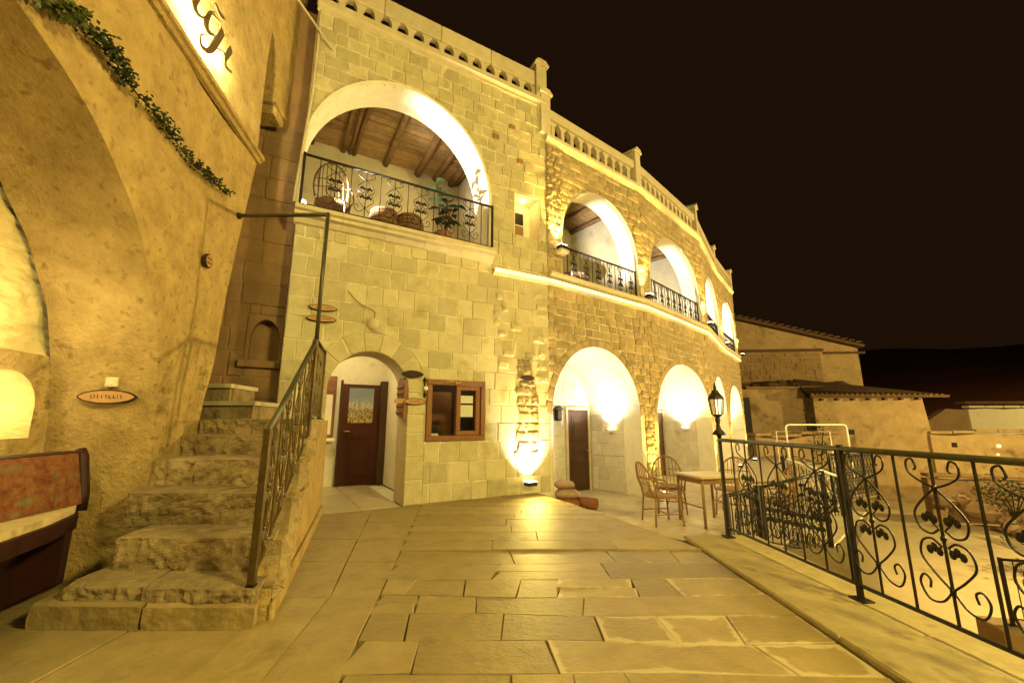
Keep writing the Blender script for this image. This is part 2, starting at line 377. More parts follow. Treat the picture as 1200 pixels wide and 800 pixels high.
def courses(F, s0, s1, z0, z1, hr, wr, ops, ex, gap, depth, bev, jit=0.0, tilt=0.0, lumpy=0.0, k=3, dfun=None):
    """list of (area, MB) of stones laid in courses round the openings"""
    out = []; z = z0
    while z < z1 - 0.04:
        h = random.uniform(*hr)
        if z1 - (z + h) < hr[0] * .6: h = z1 - z
        s = s0 - random.uniform(0, wr[0] * .5); first = True
        while s < s1 - 0.02:
            w = random.uniform(*wr)
            if s1 - (s + w) < wr[0] * .6: w = s1 - s
            a, b = max(s, s0), min(s + w, s1)
            s += w
            if b - a < 0.05: continue
            cells = [(a, b, z, z + h)]
            for o in ops:
                if not isinstance(o, Rect): continue
                nc = []
                for (p0, p1, q0, q1) in cells:
                    if p1 <= o.s0 or p0 >= o.s1 or q1 <= o.zb or q0 >= o.zt: nc.append((p0, p1, q0, q1)); continue
                    if p0 < o.s0: nc.append((p0, o.s0, q0, q1))
                    if p1 > o.s1: nc.append((o.s1, p1, q0, q1))
                    m0, m1 = max(p0, o.s0), min(p1, o.s1)
                    if q0 < o.zb: nc.append((m0, m1, q0, o.zb))
                    if q1 > o.zt: nc.append((m0, m1, o.zt, q1))
                cells = nc
            for (ca_, cb_, cz0, cz1) in cells:
                if cb_ - ca_ < .05 or cz1 - cz0 < .04: continue
                emit_stone(out, F, ca_, cb_, cz0, cz1, ops, ex, gap, depth, bev, jit, tilt, lumpy, k, dfun)
        z += h
    return out
def emit_stone(out, F, a, b, z, zt_, ops, ex, gap, depth, bev, jit, tilt, lumpy, k, dfun):
    h = zt_ - z
    if True:
        if True:
            pts = outline(a + gap, b - gap, z + gap, z + h - gap, jit, k); q = []; moved = 0
            for p in pts:
                for o in ops:
                    r = o.push(p[0], p[1], ex) if isinstance(o, Arch) else None
                    if r: p = r; moved += 1; break
                q.append(p)
            if moved > len(pts) * .72: return
            d = random.uniform(*depth)
            if dfun: d += dfun((a + b) / 2, z + h / 2)
            out.append(((b - a) * h * (1 - moved / len(pts) * .6), block(F, q, d, bev, -0.03, tilt, lumpy)))
def voussoirs(F, op, ring, cnt, gap, depth, bev, legs=0.0, legh=0.3):
    out = []
    for i in range(cnt):
        t0, t1 = math.pi * i / cnt + gap / op.a, math.pi * (i + 1) / cnt - gap / op.a
        P = lambda t, e: (op.c - (op.a + e) * math.cos(t), op.sp + (op.b + e) * math.sin(t))
        tm = (t0 + t1) / 2
        pts = [P(t0, .004), P(tm, .004), P(t1, .004), P(t1, ring / 2), P(t1, ring - gap), P(tm, ring - gap), P(t0, ring - gap), P(t0, ring / 2)]
        out.append((1.0, block(F, pts, random.uniform(*depth), bev)))
    if legs:
        z = op.zb
        while z < op.sp - .05:
            h = min(legh * random.uniform(.85, 1.15), op.sp - z)
            if op.sp - z - h < .12: h = op.sp - z
            for sd in (-1, 1):
                x0 = op.c + sd * (op.a + .004); x1 = op.c + sd * (op.a + ring - gap)
                out.append((1.0, block(F, outline(min(x0, x1), max(x0, x1), z + gap, z + h - gap), random.uniform(*depth), bev)))
            z += h
    return out
def place_stones(lst, parent, material, budget, name='stone', rest='small_stones'):
    lst.sort(key=lambda t: -t[0])
    for a, mb in lst[:budget]: mb.build(name, material, parent, material == 'rubble')
    if lst[budget:]:
        r = MB()
        for a, mb in lst[budget:]:
            r.add(mb.v, mb.f)
            if mb.rim: r.rim = (r.rim or []) + mb.rim
        if r.rim and len(r.rim) != len(r.v): r.rim = None
        r.build(rest, material, parent, material == 'rubble', kind='stuff')

# ------------------------------------------------------------------ ground: street, walkway, terrace, kerb
ZT = -0.38            # terrace level
ZS = -3.2             # street level below
g = MB(); n = 60
def gz(x, y):
    d = math.hypot(x, y)
    return ZS + 0.25 * noise.noise(Vector((x * .05, y * .05, 0)))*min(1, max(0, d-30)/30) 
xs = [-400, -200, -100, -60] + [-40 + 4 * i for i in range(31)] + [100, 130, 200, 400]; ys = [-120, -60, -30] + [-20 + 4 * i for i in range(31)] + [120, 160, 250, 420]
g.v = [Vector((x, y, gz(x, y))) for y in ys for x in xs]; W_ = len(xs)
for j in range(len(ys) - 1):
    for i in range(W_ - 1): g.f.append([j * W_ + i, j * W_ + i + 1, (j + 1) * W_ + i + 1, (j + 1) * W_ + i]); g.mi.append(0)
tag(g.build('ground', 'street', None, True), kind='structure')
EDGE = [(0.62, 7.95), (1.14, 6.55), (1.63, 5.34), (1.85, 4.85), (1.92, 4.35)]
wk = MB().slab([(-7, -4), (2.66, -4), (2.66, 4.98), (1.9, 4.98), (1.63, 5.34), (1.14, 6.55), (0.62, 7.95), (0.4, 8.3), (-7, 6.5)], ZS, -0.03)
walkway = tag(wk.build('walkway', 'paving_joint'), kind='structure')
TP = [(0.3, 8.2), (0.66, 7.86), (1.2, 6.5), (1.7, 5.3), (1.93, 5.0), (2.7, 5.0), (3.4, 5.75), (4.5, 5.9), (6.6, 8.2), (9.4, 12.2), (13.0, 18.4), (14.5, 22.0), (9.5, 23.5), (7.0, 19.5), (3.0, 13.5), (0.0, 10.5)]
terrace = tag(MB().slab(TP, ZS, ZT - 0.03).build('terrace', 'paving_joint'), kind='structure')
def inpoly(x, y, P):
    c = False
    for i in range(len(P)):
        (x1, y1), (x2, y2) = P[i], P[i - 1]
        if (y1 > y) != (y2 > y) and x < (x2 - x1) * (y - y1) / (y2 - y1) + x1: c = not c
    return c
def clip_half(poly, a, b):
    """keep the part of poly left of the line a->b"""
    out = []
    f = lambda p: (b[0] - a[0]) * (p[1] - a[1]) - (b[1] - a[1]) * (p[0] - a[0])
    for i in range(len(poly)):
        p, q = poly[i], poly[(i + 1) % len(poly)]; fp, fq = f(p), f(q)
        if fp >= 0: out.append(p)
        if fp * fq < 0: t = fp / (fp - fq); out.append((p[0] + (q[0] - p[0]) * t, p[1] + (q[1] - p[1]) * t))
    return out
def paver(poly, z, parent, material, rim=0.0, name='slab', bev=0.005, lift=0.0, thick=0.04):
    if len(poly) < 3: return
    k = len(poly); cx = sum(p[0] for p in poly) / k; cy = sum(p[1] for p in poly) / k
    mb = MB(); dz = random.uniform(-.004, .004) + lift; tx, ty = random.uniform(-.004, .004), random.uniform(-.004, .004)
    # subdivide outline
    P = []
    for i in range(k):
        a, b = poly[i], poly[(i + 1) % k]; m = max(1, int(math.hypot(b[0] - a[0], b[1] - a[1]) / .22))
        for j in range(m): P.append((a[0] + (b[0] - a[0]) * j / m + random.uniform(-.004, .004), a[1] + (b[1] - a[1]) * j / m + random.uniform(-.004, .004)))
    k = len(P)
    def ins(p, d):
        dx, dy = cx - p[0], cy - p[1]; L = math.hypot(dx, dy) or 1; return (p[0] + dx / L * min(d, L * .8), p[1] + dy / L * min(d, L * .8))
    top = lambda x, y: z + dz + tx * (x - cx) + ty * (y - cy)
    rr = random.uniform(.10, .16)
    rings = [([(x, y) for x, y in P], lambda x, y: z - thick), (P, lambda x, y: top(x, y) - bev), ([ins(p, bev) for p in P], top), ([ins(p, rr) for p in P], top)]
    vs = []; rv = []
    for ri, (pp, fz) in enumerate(rings):
        for p in pp: vs.append(Vector((p[0], p[1], fz(*p)))); rv.append(rim if ri < 3 else 0.0)
    fs = []
    for j in range(3):
        for i in range(k): fs.append((j * k + i, j * k + (i + 1) % k, (j + 1) * k + (i + 1) % k, (j + 1) * k + i))
    fs.append(tuple(range(3 * k, 4 * k))); mb.add(vs, fs); mb.rim = rv
    return mb.build(name, material, parent)
# walkway paving: rows across, smoother long slabs on the apron by the building, two lengthwise bands by the stairs
LB = lambda y: -0.86 - 0.12 * (y - 2.4)           # left border of the row paving
rows = [-1.2, -0.75, -0.3, 0.15, 0.62, 1.05, 1.5, 1.95, 2.40, 2.72, 3.08, 3.38, 3.72, 4.10, 4.49]
gp = 0.003
hx = lambda x, y: y + .022 * math.sin(x * 1.7 + y * 3) + .012 * math.sin(x * 4.1 + y * 7)     # rows are not ruled straight
for y0, y1 in zip(rows, rows[1:]):
    x = LB((y0 + y1) / 2) - random.uniform(0, .25); end = 1.89; skew = random.uniform(-.03, .03)
    while x < end - .05:
        w = random.choice([.3, .42, .5, .6, .75, .95, 1.2])
        if end - x - w < .28: w = end - x
        px = x + w * .5; sk2 = random.uniform(-.035, .035) if x + w < end - .01 else 0
        rim = 0.0
        if px > 0.15 and 2.3 < y0 < 4.0 and random.random() < .6: rim = random.uniform(.5, .8)
        elif px > .5 and random.random() < .35: rim = random.uniform(.3, .5)
        x0 = max(x, LB((y0 + y1) / 2))
        parts_ = [(y0, y1)] if random.random() < .8 or w < .5 else [(y0, (y0 + y1) / 2), ((y0 + y1) / 2, y1)]
        for a0, a1 in parts_:
            xm = (x0 + x + w) / 2
            paver([(x0 + gp - skew, hx(x0, a0) + gp), (xm, hx(xm, a0) + gp), (x + w - gp - sk2, hx(x + w, a0) + gp), (x + w - gp + sk2, hx(x + w, a1) - gp), (xm, hx(xm, a1) - gp), (x0 + gp + skew, hx(x0, a1) - gp)], 0, walkway, 'paving', rim)
        skew = sk2; x += w
y = 4.49; Fd = Fr((-1.67, 6.74), (.866, .5))
while y < 8.2:
    h = random.uniform(.26, .36); x = LB(y + h / 2)
    while x < 2.0:
        w = random.uniform(.9, 2.0); a, b = x + gp, x + w - gp; x += w
        poly = [(a, y + .004), (b, y + .004), (b, y + h - .004), (a, y + h - .004)]
        for e0, e1 in zip(EDGE, EDGE[1:]): poly = clip_half(poly, e1, e0)
        W0, W1 = Fd(-4, .01, 0), Fd(4, .01, 0)
        poly = clip_half(poly, (W1.x, W1.y), (W0.x, W0.y)) if poly else poly
        if len(poly) >= 3: paver(poly, 0.012, walkway, 'paving_plain')
    y += h
# bands by the stairs
sx = lambda y: -1.60 - 0.335 * (y - 3.07)
yb = -1.2
while yb < 6.6:
    h = random.uniform(.75, 1.2)
    for (f0, f1) in ((0.0, 0.5), (0.5, 1.0)):
        q = []
        for yy, ff in ((yb, f0), (yb, f1), (yb + h, f1), (yb + h, f0)):
            l = sx(yy) if yy > 3.0 else -1.605 ; r = LB(yy); q.append((l + (r - l) * ff, yy))
        q = [(q[0][0] + gp, q[0][1] + gp), (q[1][0] - gp, q[1][1] + gp), (q[2][0] - gp, q[2][1] - gp), (q[3][0] + gp, q[3][1] - gp)]
        W0, W1 = Fd(-4, .01, 0), Fd(4, .01, 0)
        q = clip_half(q, (W1.x, W1.y), (W0.x, W0.y))
        if len(q) >= 3: paver(q, 0, walkway, 'paving_plain')
    yb += h
# floor in front of the stairs and in the alcove
for (x0, x1, y0, y1) in [(-2.35, -1.62, 1.95, 2.9), (-3.2, -2.36, 1.95, 2.9), (-4.3, -3.21, 1.95, 2.9), (-2.5, -1.6, .9, 1.94), (-3.6, -2.51, .9, 1.94), (-5, -3.61, .9, 1.94), (-2.8, -1.6, -.2, .89), (-4.5, -2.81, -.2, .89), (-4.3, -3.05, 2.91, 4.0)]:
    paver([(x0 + gp, y0 + gp), (x1 - gp, y0 + gp), (x1 - gp, y1 - gp), (x0 + gp, y1 - gp)], -.004, walkway, 'paving_plain')
# entrance floor
for i in range(6):
    for j in range(2):
        a = Fd(-1.17 + .58 * j, -.02 - .55 * i, 0); b = Fd(-.60 + .58 * j, -.02 - .55 * i, 0); c = Fd(-.60 + .58 * j, -.55 - .55 * i, 0); d = Fd(-1.17 + .58 * j, -.55 - .55 * i, 0)
        paver([(a.x, a.y), (d.x, d.y), (c.x, c.y), (b.x, b.y)][::-1], 0.0, walkway, 'terrace_slab')
# terrace slabs, laid along the facade
ca, sa = math.cos(R(44)), math.sin(R(44))
cnt = 0
for i in range(-4, 34):
    for j in range(-14, 16):
        u0, u1 = i * .62 + (j % 2) * .3, (i + 1) * .62 + (j % 2) * .3; v0, v1 = j * .5, (j + 1) * .5
        cu, cv = (u0 + u1) / 2, (v0 + v1) / 2
        to = lambda u, v: (0.7 + u * ca - v * sa, 8.1 + u * sa + v * ca)
        if not all(inpoly(*to(u, v), TP) for u, v in ((u0, v0), (u1, v0), (u1, v1), (u0, v1))): continue
        if v0 > 1.9: continue
        paver([to(u0 + .006, v0 + .006), to(u1 - .006, v0 + .006), to(u1 - .006, v1 - .006), to(u0 + .006, v1 - .006)], ZT, terrace, 'terrace_slab', bev=.005); cnt += 1
# kerb strip that carries the fence
kerb = tag(MB().slab([(1.90, -4), (2.68, -4), (2.68, 4.99), (1.95, 4.99), (1.90, 4.35)], -.2, .0).build('kerb', 'paving_joint'), kind='structure')
yy = -3.9
while yy < 4.98:
    h = min(random.uniform(.9, 1.3), 4.98 - yy)
    if 4.98 - yy - h < .3: h = 4.98 - yy
    paver([(1.905, yy + .004), (2.30, yy + .004), (2.70, yy + .004), (2.70, yy + h - .004), (2.30, yy + h - .004), (1.905, yy + h - .004)], .03, kerb, 'kerb_stone', name='kerb_stone', bev=.012)
    yy += h

# ------------------------------------------------------------------ the left house (front with the entrance and the balcony arch)
F0 = Fr((-1.67, 6.74), (.866, .5))
house = thing('stone_house', (-1.67, 6.74, 0), 'ashlar stone house front with arched entrance below and wide balcony arch above', 'building')
entry = Arch(-.60, .60, 1.72, .62, 0.0)
window = Rect(.33, 1.35, .98, 1.94)
balcony = Arch(-.2, 1.60, 5.40, 1.80, 4.42)
sq = Rect(1.99, 2.60, 4.92, 5.83)
nichA = Arch(-2.05, .185, 2.42, .31, 2.12)
SL, SR = -1.82, 2.76; RB = -.3; RL = -5.4
m = MB()
wall_sheet(m, F0, SL, SR, -.4, 4.0, [entry, window])
m.quad(F0(SL, 0, -.4), F0(SL, RB, -.4), F0(SL, RB, 8.24), F0(SL, 0, 8.24))
wall_sheet(m, F0, SL, SR, 4.0, 8.24, [balcony, sq])
m.quad(F0(SR, 0, -.4), F0(SR, -1.0, -.4), F0(SR, -1.0, 9), F0(SR, 0, 9))
m.quad(F0(SL, 0, 8.24), F0(SR, 0, 8.24), F0(SR, -3.5, 8.24), F0(SL, -3.5, 8.24)); m.quad(F0(RL, RB, 8.24), F0(SL, RB, 8.24), F0(SL, -3.5, 8.24), F0(RL, -3.5, 8.24))
hw = m.build('wall', 'mortar', house)
m = MB(); wall_sheet(m, F0, RL, SL, -.4, 8.24, [nichA], RB); m.build('recess_wall', 'recess_shade_stone', house)
vs = voussoirs(F0, entry, .30, 9, .006, (.012, .02), .01, legs=1, legh=.33)
lows = courses(F0, SL, SR, 0.0, 4.0, (.27, .34), (.24, .46), [Arch(-.60, .90, 1.72, .92, 0.0), window], .0, .005, (.004, .014), .007, .004, .012)
ups = courses(F0, SL, SR, 4.0, 8.2, (.20, .28), (.18, .38), [balcony, sq], .0, .007, (.002, .024), .010, .008, .03)
FR_ = Fr(tuple(F0(0, RB, 0))[:2], tuple(F0.D)[:2])
for q_, mb in courses(FR_, -3.4, SL - .005, 1.2, 5.9, (.3, .38), (.34, .6), [Rect(-2.29, -1.828, 2.125, 2.80)], .0, .007, (.006, .02), .010, .003, .01, 0, 2): mb.build('recess_block', 'recess_shade_stone', house)
place_stones(vs + [(a * 1.5, b) for a, b in lows] + ups, house, 'ashlar', 296)
# niche, its sill and back
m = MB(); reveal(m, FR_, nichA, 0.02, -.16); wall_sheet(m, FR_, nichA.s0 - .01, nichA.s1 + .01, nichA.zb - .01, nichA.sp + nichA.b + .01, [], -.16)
wall_sheet(m, FR_, -2.285, -1.832, 2.12, 2.795, [nichA], .021); m.build('niche', 'recess_shade_stone', house)
MB().box(FR_, -2.36, SL - .01, .0, .08, 2.02, 2.12, .01).build('niche_sill', 'recess_shade_stone', house)
# entrance: reveal, passage, inner wall, door, shutter
m = MB(); reveal(m, F0, entry, .012, -.55); m.build('entrance_reveal', 'dress', house)
m = MB()
m.quad(F0(-1.80, -.55, 0), F0(-1.80, -2.75, 0), F0(-1.80, -2.75, 2.9), F0(-1.80, -.55, 2.9))
m.quad(F0(.30, -.55, 0), F0(.30, -2.75, 0), F0(.30, -2.75, 2.9), F0(.30, -.55, 2.9))
m.quad(F0(-1.80, -2.75, -.01), F0(.30, -2.75, -.01), F0(.30, -2.75, 2.9), F0(-1.80, -2.75, 2.9))
m.quad(F0(-1.80, -.5, 2.9), F0(.30, -.5, 2.9), F0(.30, -2.75, 2.9), F0(-1.80, -2.75, 2.9))
m.quad(F0(-1.80, -.5, -.025), F0(.30, -.5, -.025), F0(.30, -2.75, -.025), F0(-1.80, -2.75, -.025))
wall_sheet(m, F0, -1.80, .30, -.02, 2.9, [entry], -.55)
m.build('hall', 'limewash', house)
# door (aligned with the back wall of the hall)
DS0, DS1 = -.58, .14; DN = -2.70
dr = MB().box(F0, DS0 - .02, DS1 + .02, DN - .0, DN + .05, 0.0, 2.05, .006).build('door', 'wood_red', house)
for a, b, c, d in ((.12, .60, .14, .80), (.12, .60, .90, 1.22)):
    mm = MB()
    mm.box(F0, DS0 + a, DS0 + b, DN + .051, DN + .062, c, d, .004); mm.box(F0, DS0 + a + .05, DS0 + b - .05, DN + .063, DN + .08, c + .05, d - .05, .012)
    mm.build('door_panel', 'wood_red', dr)
MB().box(F0, DS0 + .11, DS0 + .61, DN + .056, DN + .062, 1.25, 1.97).build('poster', 'poster_print', dr)
hm = MB(); hm.tube([F0(DS0 + .06, DN + .05, 1.08), F0(DS0 + .06, DN + .11, 1.08), F0(DS0 + .16, DN + .11, 1.08)], .011, 6); hm.build('handle', 'brass', dr)
fm = MB()
fm.box(F0, DS0 - .06, DS0 - .021, DN - .02, DN + .08, 0, 2.13, .01); fm.box(F0, DS1 + .021, DS1 + .165, DN - .02, DN + .16, 0, 2.13, .01)
fm.build('door_frame', 'wood_dark', house)
wm = MB().box(F0, -1.32, -.72, -2.74, -2.68, .95, 2.20, .01).build('hall_window', 'wood_frame', house)
MB().box(F0, -1.27, -.78, -2.679, -2.672, 1.02, 1.82).build('pane', 'limewash', wm)
MB().box(F0, -1.27, -.78, -2.679, -2.668, 1.86, 2.12).build('pane', 'wood_frame', wm)
MB().box(F0, -1.78, -.70, -2.74, -2.55, .88, .949, .01).build('hall_shelf', 'white_paint', house)
# reception window
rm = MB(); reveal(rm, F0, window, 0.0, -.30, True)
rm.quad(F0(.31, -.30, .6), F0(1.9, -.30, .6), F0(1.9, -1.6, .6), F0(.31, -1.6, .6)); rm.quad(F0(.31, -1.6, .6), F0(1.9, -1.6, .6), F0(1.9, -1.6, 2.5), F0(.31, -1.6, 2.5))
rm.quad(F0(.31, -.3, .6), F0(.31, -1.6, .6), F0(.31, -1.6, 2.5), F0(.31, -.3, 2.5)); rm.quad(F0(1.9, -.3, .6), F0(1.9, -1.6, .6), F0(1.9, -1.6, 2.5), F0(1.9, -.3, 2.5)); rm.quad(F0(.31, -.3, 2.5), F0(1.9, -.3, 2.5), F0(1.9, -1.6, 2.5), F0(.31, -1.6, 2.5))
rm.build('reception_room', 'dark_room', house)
wf = MB()
for a, b, c, d in ((.31, 1.37, .96, 1.045), (.31, 1.37, 1.87, 1.96), (.31, .40, 1.045, 1.87), (1.28, 1.37, 1.045, 1.87)): wf.box(F0, a, b, -.06, .045, c, d, .008)
wn_ = wf.build('window', 'wood_frame', house)
ws = MB()
for a, b, c, d in ((.83, 1.275, 1.047, 1.12), (.83, 1.275, 1.80, 1.868), (.83, .91, 1.12, 1.80), (1.19, 1.275, 1.12, 1.80)): ws.box(F0, a, b, -.05, .025, c, d, .006)
ws.build('sash', 'wood_frame', wn_)
MB().box(F0, .911, 1.189, -.02, -.012, 1.121, 1.799).build('pane', 'glass', wn_)
MB().box(F0, .40, .83, -.06, -.052, 1.046, 1.869).build('pane', 'glass', wn_)
MB().box(F0, .93, 1.16, -.032, -.028, 1.58, 1.71).build('notice', 'paper', wn_); MB().box(F0, .93, 1.16, -.032, -.028, 1.35, 1.55).build('notice', 'paper', wn_)
tie = MB()
tie.tube(cr([F0(.62, .05, 1.92), F0(.75, .06, 1.93), F0(.83, .07, 1.91), F0(.90, .06, 1.93)]), .012, 6); tie.blob(F0(.80, .06, 1.915), (.03, .03, .03), 8, 6)
tie.build('dried_sprig', 'wood_pale', wn_, True)
# inside the reception
cb = thing('cabinet', F0(.75, -1.45, .6), 'brown wooden cabinet behind the reception window glass', 'cabinet')
MB().box(F0, .36, 1.25, -1.59, -1.25, .6, 1.85, .01).build('carcass', 'wood_frame', cb); MB().box(F0, .40, .80, -1.249, -1.235, .66, 1.8, .01).build('cabinet_door', 'wood_frame', cb); MB().box(F0, .82, 1.22, -1.249, -1.235, .66, 1.8, .01).build('cabinet_door', 'wood_frame', cb)
pr = thing('printer', F0(.56, -.55, .95), 'small black and white desk printer inside the reception window', 'printer')
MB().box(F0, .44, .70, -.70, -.42, .96, 1.07, .02).build('body', 'white_paint', pr); MB().box(F0, .45, .69, -.69, -.45, 1.072, 1.19, .02).build('lid', 'black', pr); MB().box(F0, .48, .66, -.419, -.40, 1.0, 1.03).build('tray', 'black', pr)
dk = thing('desk', F0(1.0, -.6, .6), 'dark desk just inside the reception window', 'desk')
MB().box(F0, .33, 1.70, -.95, -.33, .90, .955, .01).build('top', 'wood_dark', dk)
for a in (.36, 1.62): MB().box(F0, a, a + .06, -.93, -.36, .6, .899).build('leg', 'wood_dark', dk)
# ledge below the balcony, rendered jamb of the arch, room behind
prof = [(0.0, 4.18), (.05, 4.20), (.10, 4.27), (.17, 4.29), (.17, 4.34), (.22, 4.36), (.22, 4.42), (0, 4.42)]
def mould(F, s0, s1, prof, mb=None):
    mb = mb or MB(); k = len(prof)
    v = [F(s0, n, z) for n, z in prof] + [F(s1, n, z) for n, z in prof]
    mb.add(v, [tuple(range(k)), tuple(range(2 * k - 1, k - 1, -1))] + [(i, k + i, k + (i + 1) % k, (i + 1) % k) for i in range(k)]); return mb
x = -1.86
for i in range(5):
    w = 3.34 / 5; mould(F0, x + .002, x + w - .002, prof).build('ledge_stone', 'dress', house); x += w
m = MB(); reveal(m, F0, balcony, .03, -.62); m.build('arch_soffit', 'limewash', house, True)
m = MB()
c0 = balcony.contour(40, .0); c1 = balcony.contour(40, .055)
for i in range(len(c0) - 1): m.quad(F0(*[c0[i][0], .032, c0[i][1]]), F0(c0[i + 1][0], .032, c0[i + 1][1]), F0(c1[i + 1][0], .03, c1[i + 1][1]), F0(c1[i][0], .03, c1[i][1]))
m.build('arch_edge', 'limewash', house)
BD = -2.75; CZ = 7.46
m = MB()
m.quad(F0(-1.81, -.62, 4.42), F0(2.6, -.62, 4.42), F0(2.6, BD, 4.42), F0(-1.81, BD, 4.42))
m.quad(F0(-1.82, .02, 4.425), F0(1.42, .02, 4.425), F0(1.42, -.7, 4.425), F0(-1.82, -.7, 4.425))
m.quad(F0(-1.81, BD, 4.42), F0(2.6, BD, 4.42), F0(2.6, BD, CZ), F0(-1.81, BD, CZ))
m.quad(F0(-1.81, -.62, 4.42), F0(-1.81, BD, 4.42), F0(-1.81, BD, CZ), F0(-1.81, -.62, CZ))
m.quad(F0(1.9, -.62, 4.42), F0(1.9, BD, 4.42), F0(1.9, BD, CZ), F0(1.9, -.62, CZ))
wall_sheet(m, F0, -1.81, 1.9, 4.42, CZ, [balcony], -.62)
m.build('balcony_room', 'room_plaster', house)
ceil = MB().box(F0, -1.80, 1.9, BD, -.62, CZ, CZ + .02).build('ceiling', 'wood_plank', house)
pw = (-.62 - BD) / 13
for i in range(13):
    MB().box(F0, -1.79, 1.89, BD + pw * i + .004, BD + pw * (i + 1) - .004, CZ - .03 - random.uniform(0, .008), CZ - .002, .004).build('plank', 'wood_plank', ceil)
for s, rr in ((-1.62, .055), (-1.02, .05), (-.86, .045), (-.72, .05), (-.05, .068), (.72, .08), (1.22, .07), (1.62, .08), (1.80, .055)):
    a, b = F0(s, -.60, CZ - .03 - rr), F0(s + random.uniform(-.05, .05), BD + .01, CZ - .03 - rr)
    MB().tube([a.lerp(b, t) + Vector((random.uniform(-.01, .01), 0, random.uniform(-.008, .008))) for t in (0, .25, .5, .75, 1)], [rr * random.uniform(.92, 1.06) for _ in range(5)], 9).build('beam', 'wood_beam', house, True)
# small lit recess window
m = MB(); reveal(m, F0, sq, .0, -.42, True); wall_sheet(m, F0, sq.s0, sq.s1, sq.zb, sq.zt, [], -.42); m.build('recess', 'limewash', house)
m = MB(); m.box(F0, 2.20, 2.44, -.42, -.38, 4.96, 5.64, .005); w_ = m.build('small_window', 'white_paint', house)
MB().box(F0, 2.22, 2.42, -.379, -.372, 5.36, 5.62).build('pane', 'black', w_); MB().box(F0, 2.22, 2.42, -.379, -.372, 4.98, 5.33).build('pane', 'recess_shade_stone', w_)
# roof cornice and balustrade
prof = [(0.0, 8.04), (.03, 8.06), (.03, 8.12), (.08, 8.16), (.08, 8.26), (0, 8.26)]
x = -1.84
for i in range(5): w = 4.62 / 5; mould(F0, x + .0015, x + w - .0015, prof).build('cornice_stone', 'dress', house); x += w
bal = MB()
for sgn in (0,):
    pts = [(-.075, 0), (.075, 0), (.075, .05), (.05, .09), (.055, .20), (.075, .25), (.11, .30), (-.11, .30), (-.075, .25), (-.055, .20), (-.05, .09), (-.075, .05)]
    bal.prism(Fr((0, 0), (1, 0)), pts, -.10, 0.0)
bme = bal.mesh('baluster', 'dress')
for i in range(15):
    s = -1.78 + .305 * i
    inst('baluster', bme, house, F0(s, -.02, 8.262), F0.ang)
x = -1.86
for i in range(4): w = 4.37 / 4; MB().box(F0, x + .002, x + w - .002, -.14, .02, 8.563, 8.92, .015).build('coping', 'dress', house); x += w
pm = MB(); pm.box(F0, 2.52, 2.80, -.26, .05, 8.262, 9.10, .012); pm.prism(F0, [(2.48, 9.102), (2.84, 9.102), (2.84, 9.15), (2.74, 9.24), (2.58, 9.24), (2.48, 9.15)], -.30, .09); pm.tube([F0(2.66, -.1, 9.24), F0(2.66, -.1, 9.34), F0(2.66, -.1, 9.46)], [.012, .035, .005], 6)
pm.build('corner_pillar', 'dress', house)
# dark small putlog openings in the upper wall
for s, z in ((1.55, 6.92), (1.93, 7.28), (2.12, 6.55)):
    MB().box(F0, s - .07, s + .07, .0, .032, z - .06, z + .06, .01).build('putlog_stone', 'recess_shade_stone', house)

# ------------------------------------------------------------------ the arcaded wing
V = [(.72, 8.11), (3.35, 10.15), (6.2, 13.1), (8.4, 16.44), (10.5, 19.2)]
wing = thing('arcaded_wing', (V[0][0], V[0][1], ZT), 'two storey stone wing with rows of floodlit round arches and balconies', 'building')
LOWA = [(1.46, 1.40, 1.40, 1.47), (2.12, 1.86, 1.25, 1.60), (1.98, 1.50, 1.35, 1.50), (1.72, 1.40, 1.35, 1.45)]
UPA = [(1.76, 1.33, 5.15, 1.42), (2.06, 1.72, 5.05, 1.45), (2.0, 1.52, 5.05, 1.45), (1.75, 1.40, 5.05, 1.45)]
ZC = 7.40; FZ = 4.10
allst = []; FB = []
b2 = MB(); pts = [(-.055, .07), (.055, .07), (.055, .11), (.035, .15), (.06, .26), (.045, .36), (.075, .42), (.12, .478), (-.12, .478), (-.075, .42), (-.045, .36), (-.06, .26), (-.035, .15), (-.055, .11)]
b2.prism(Fr((0, 0), (1, 0)), pts, -.15, -.02); b2m = b2.mesh('baluster', 'dress')
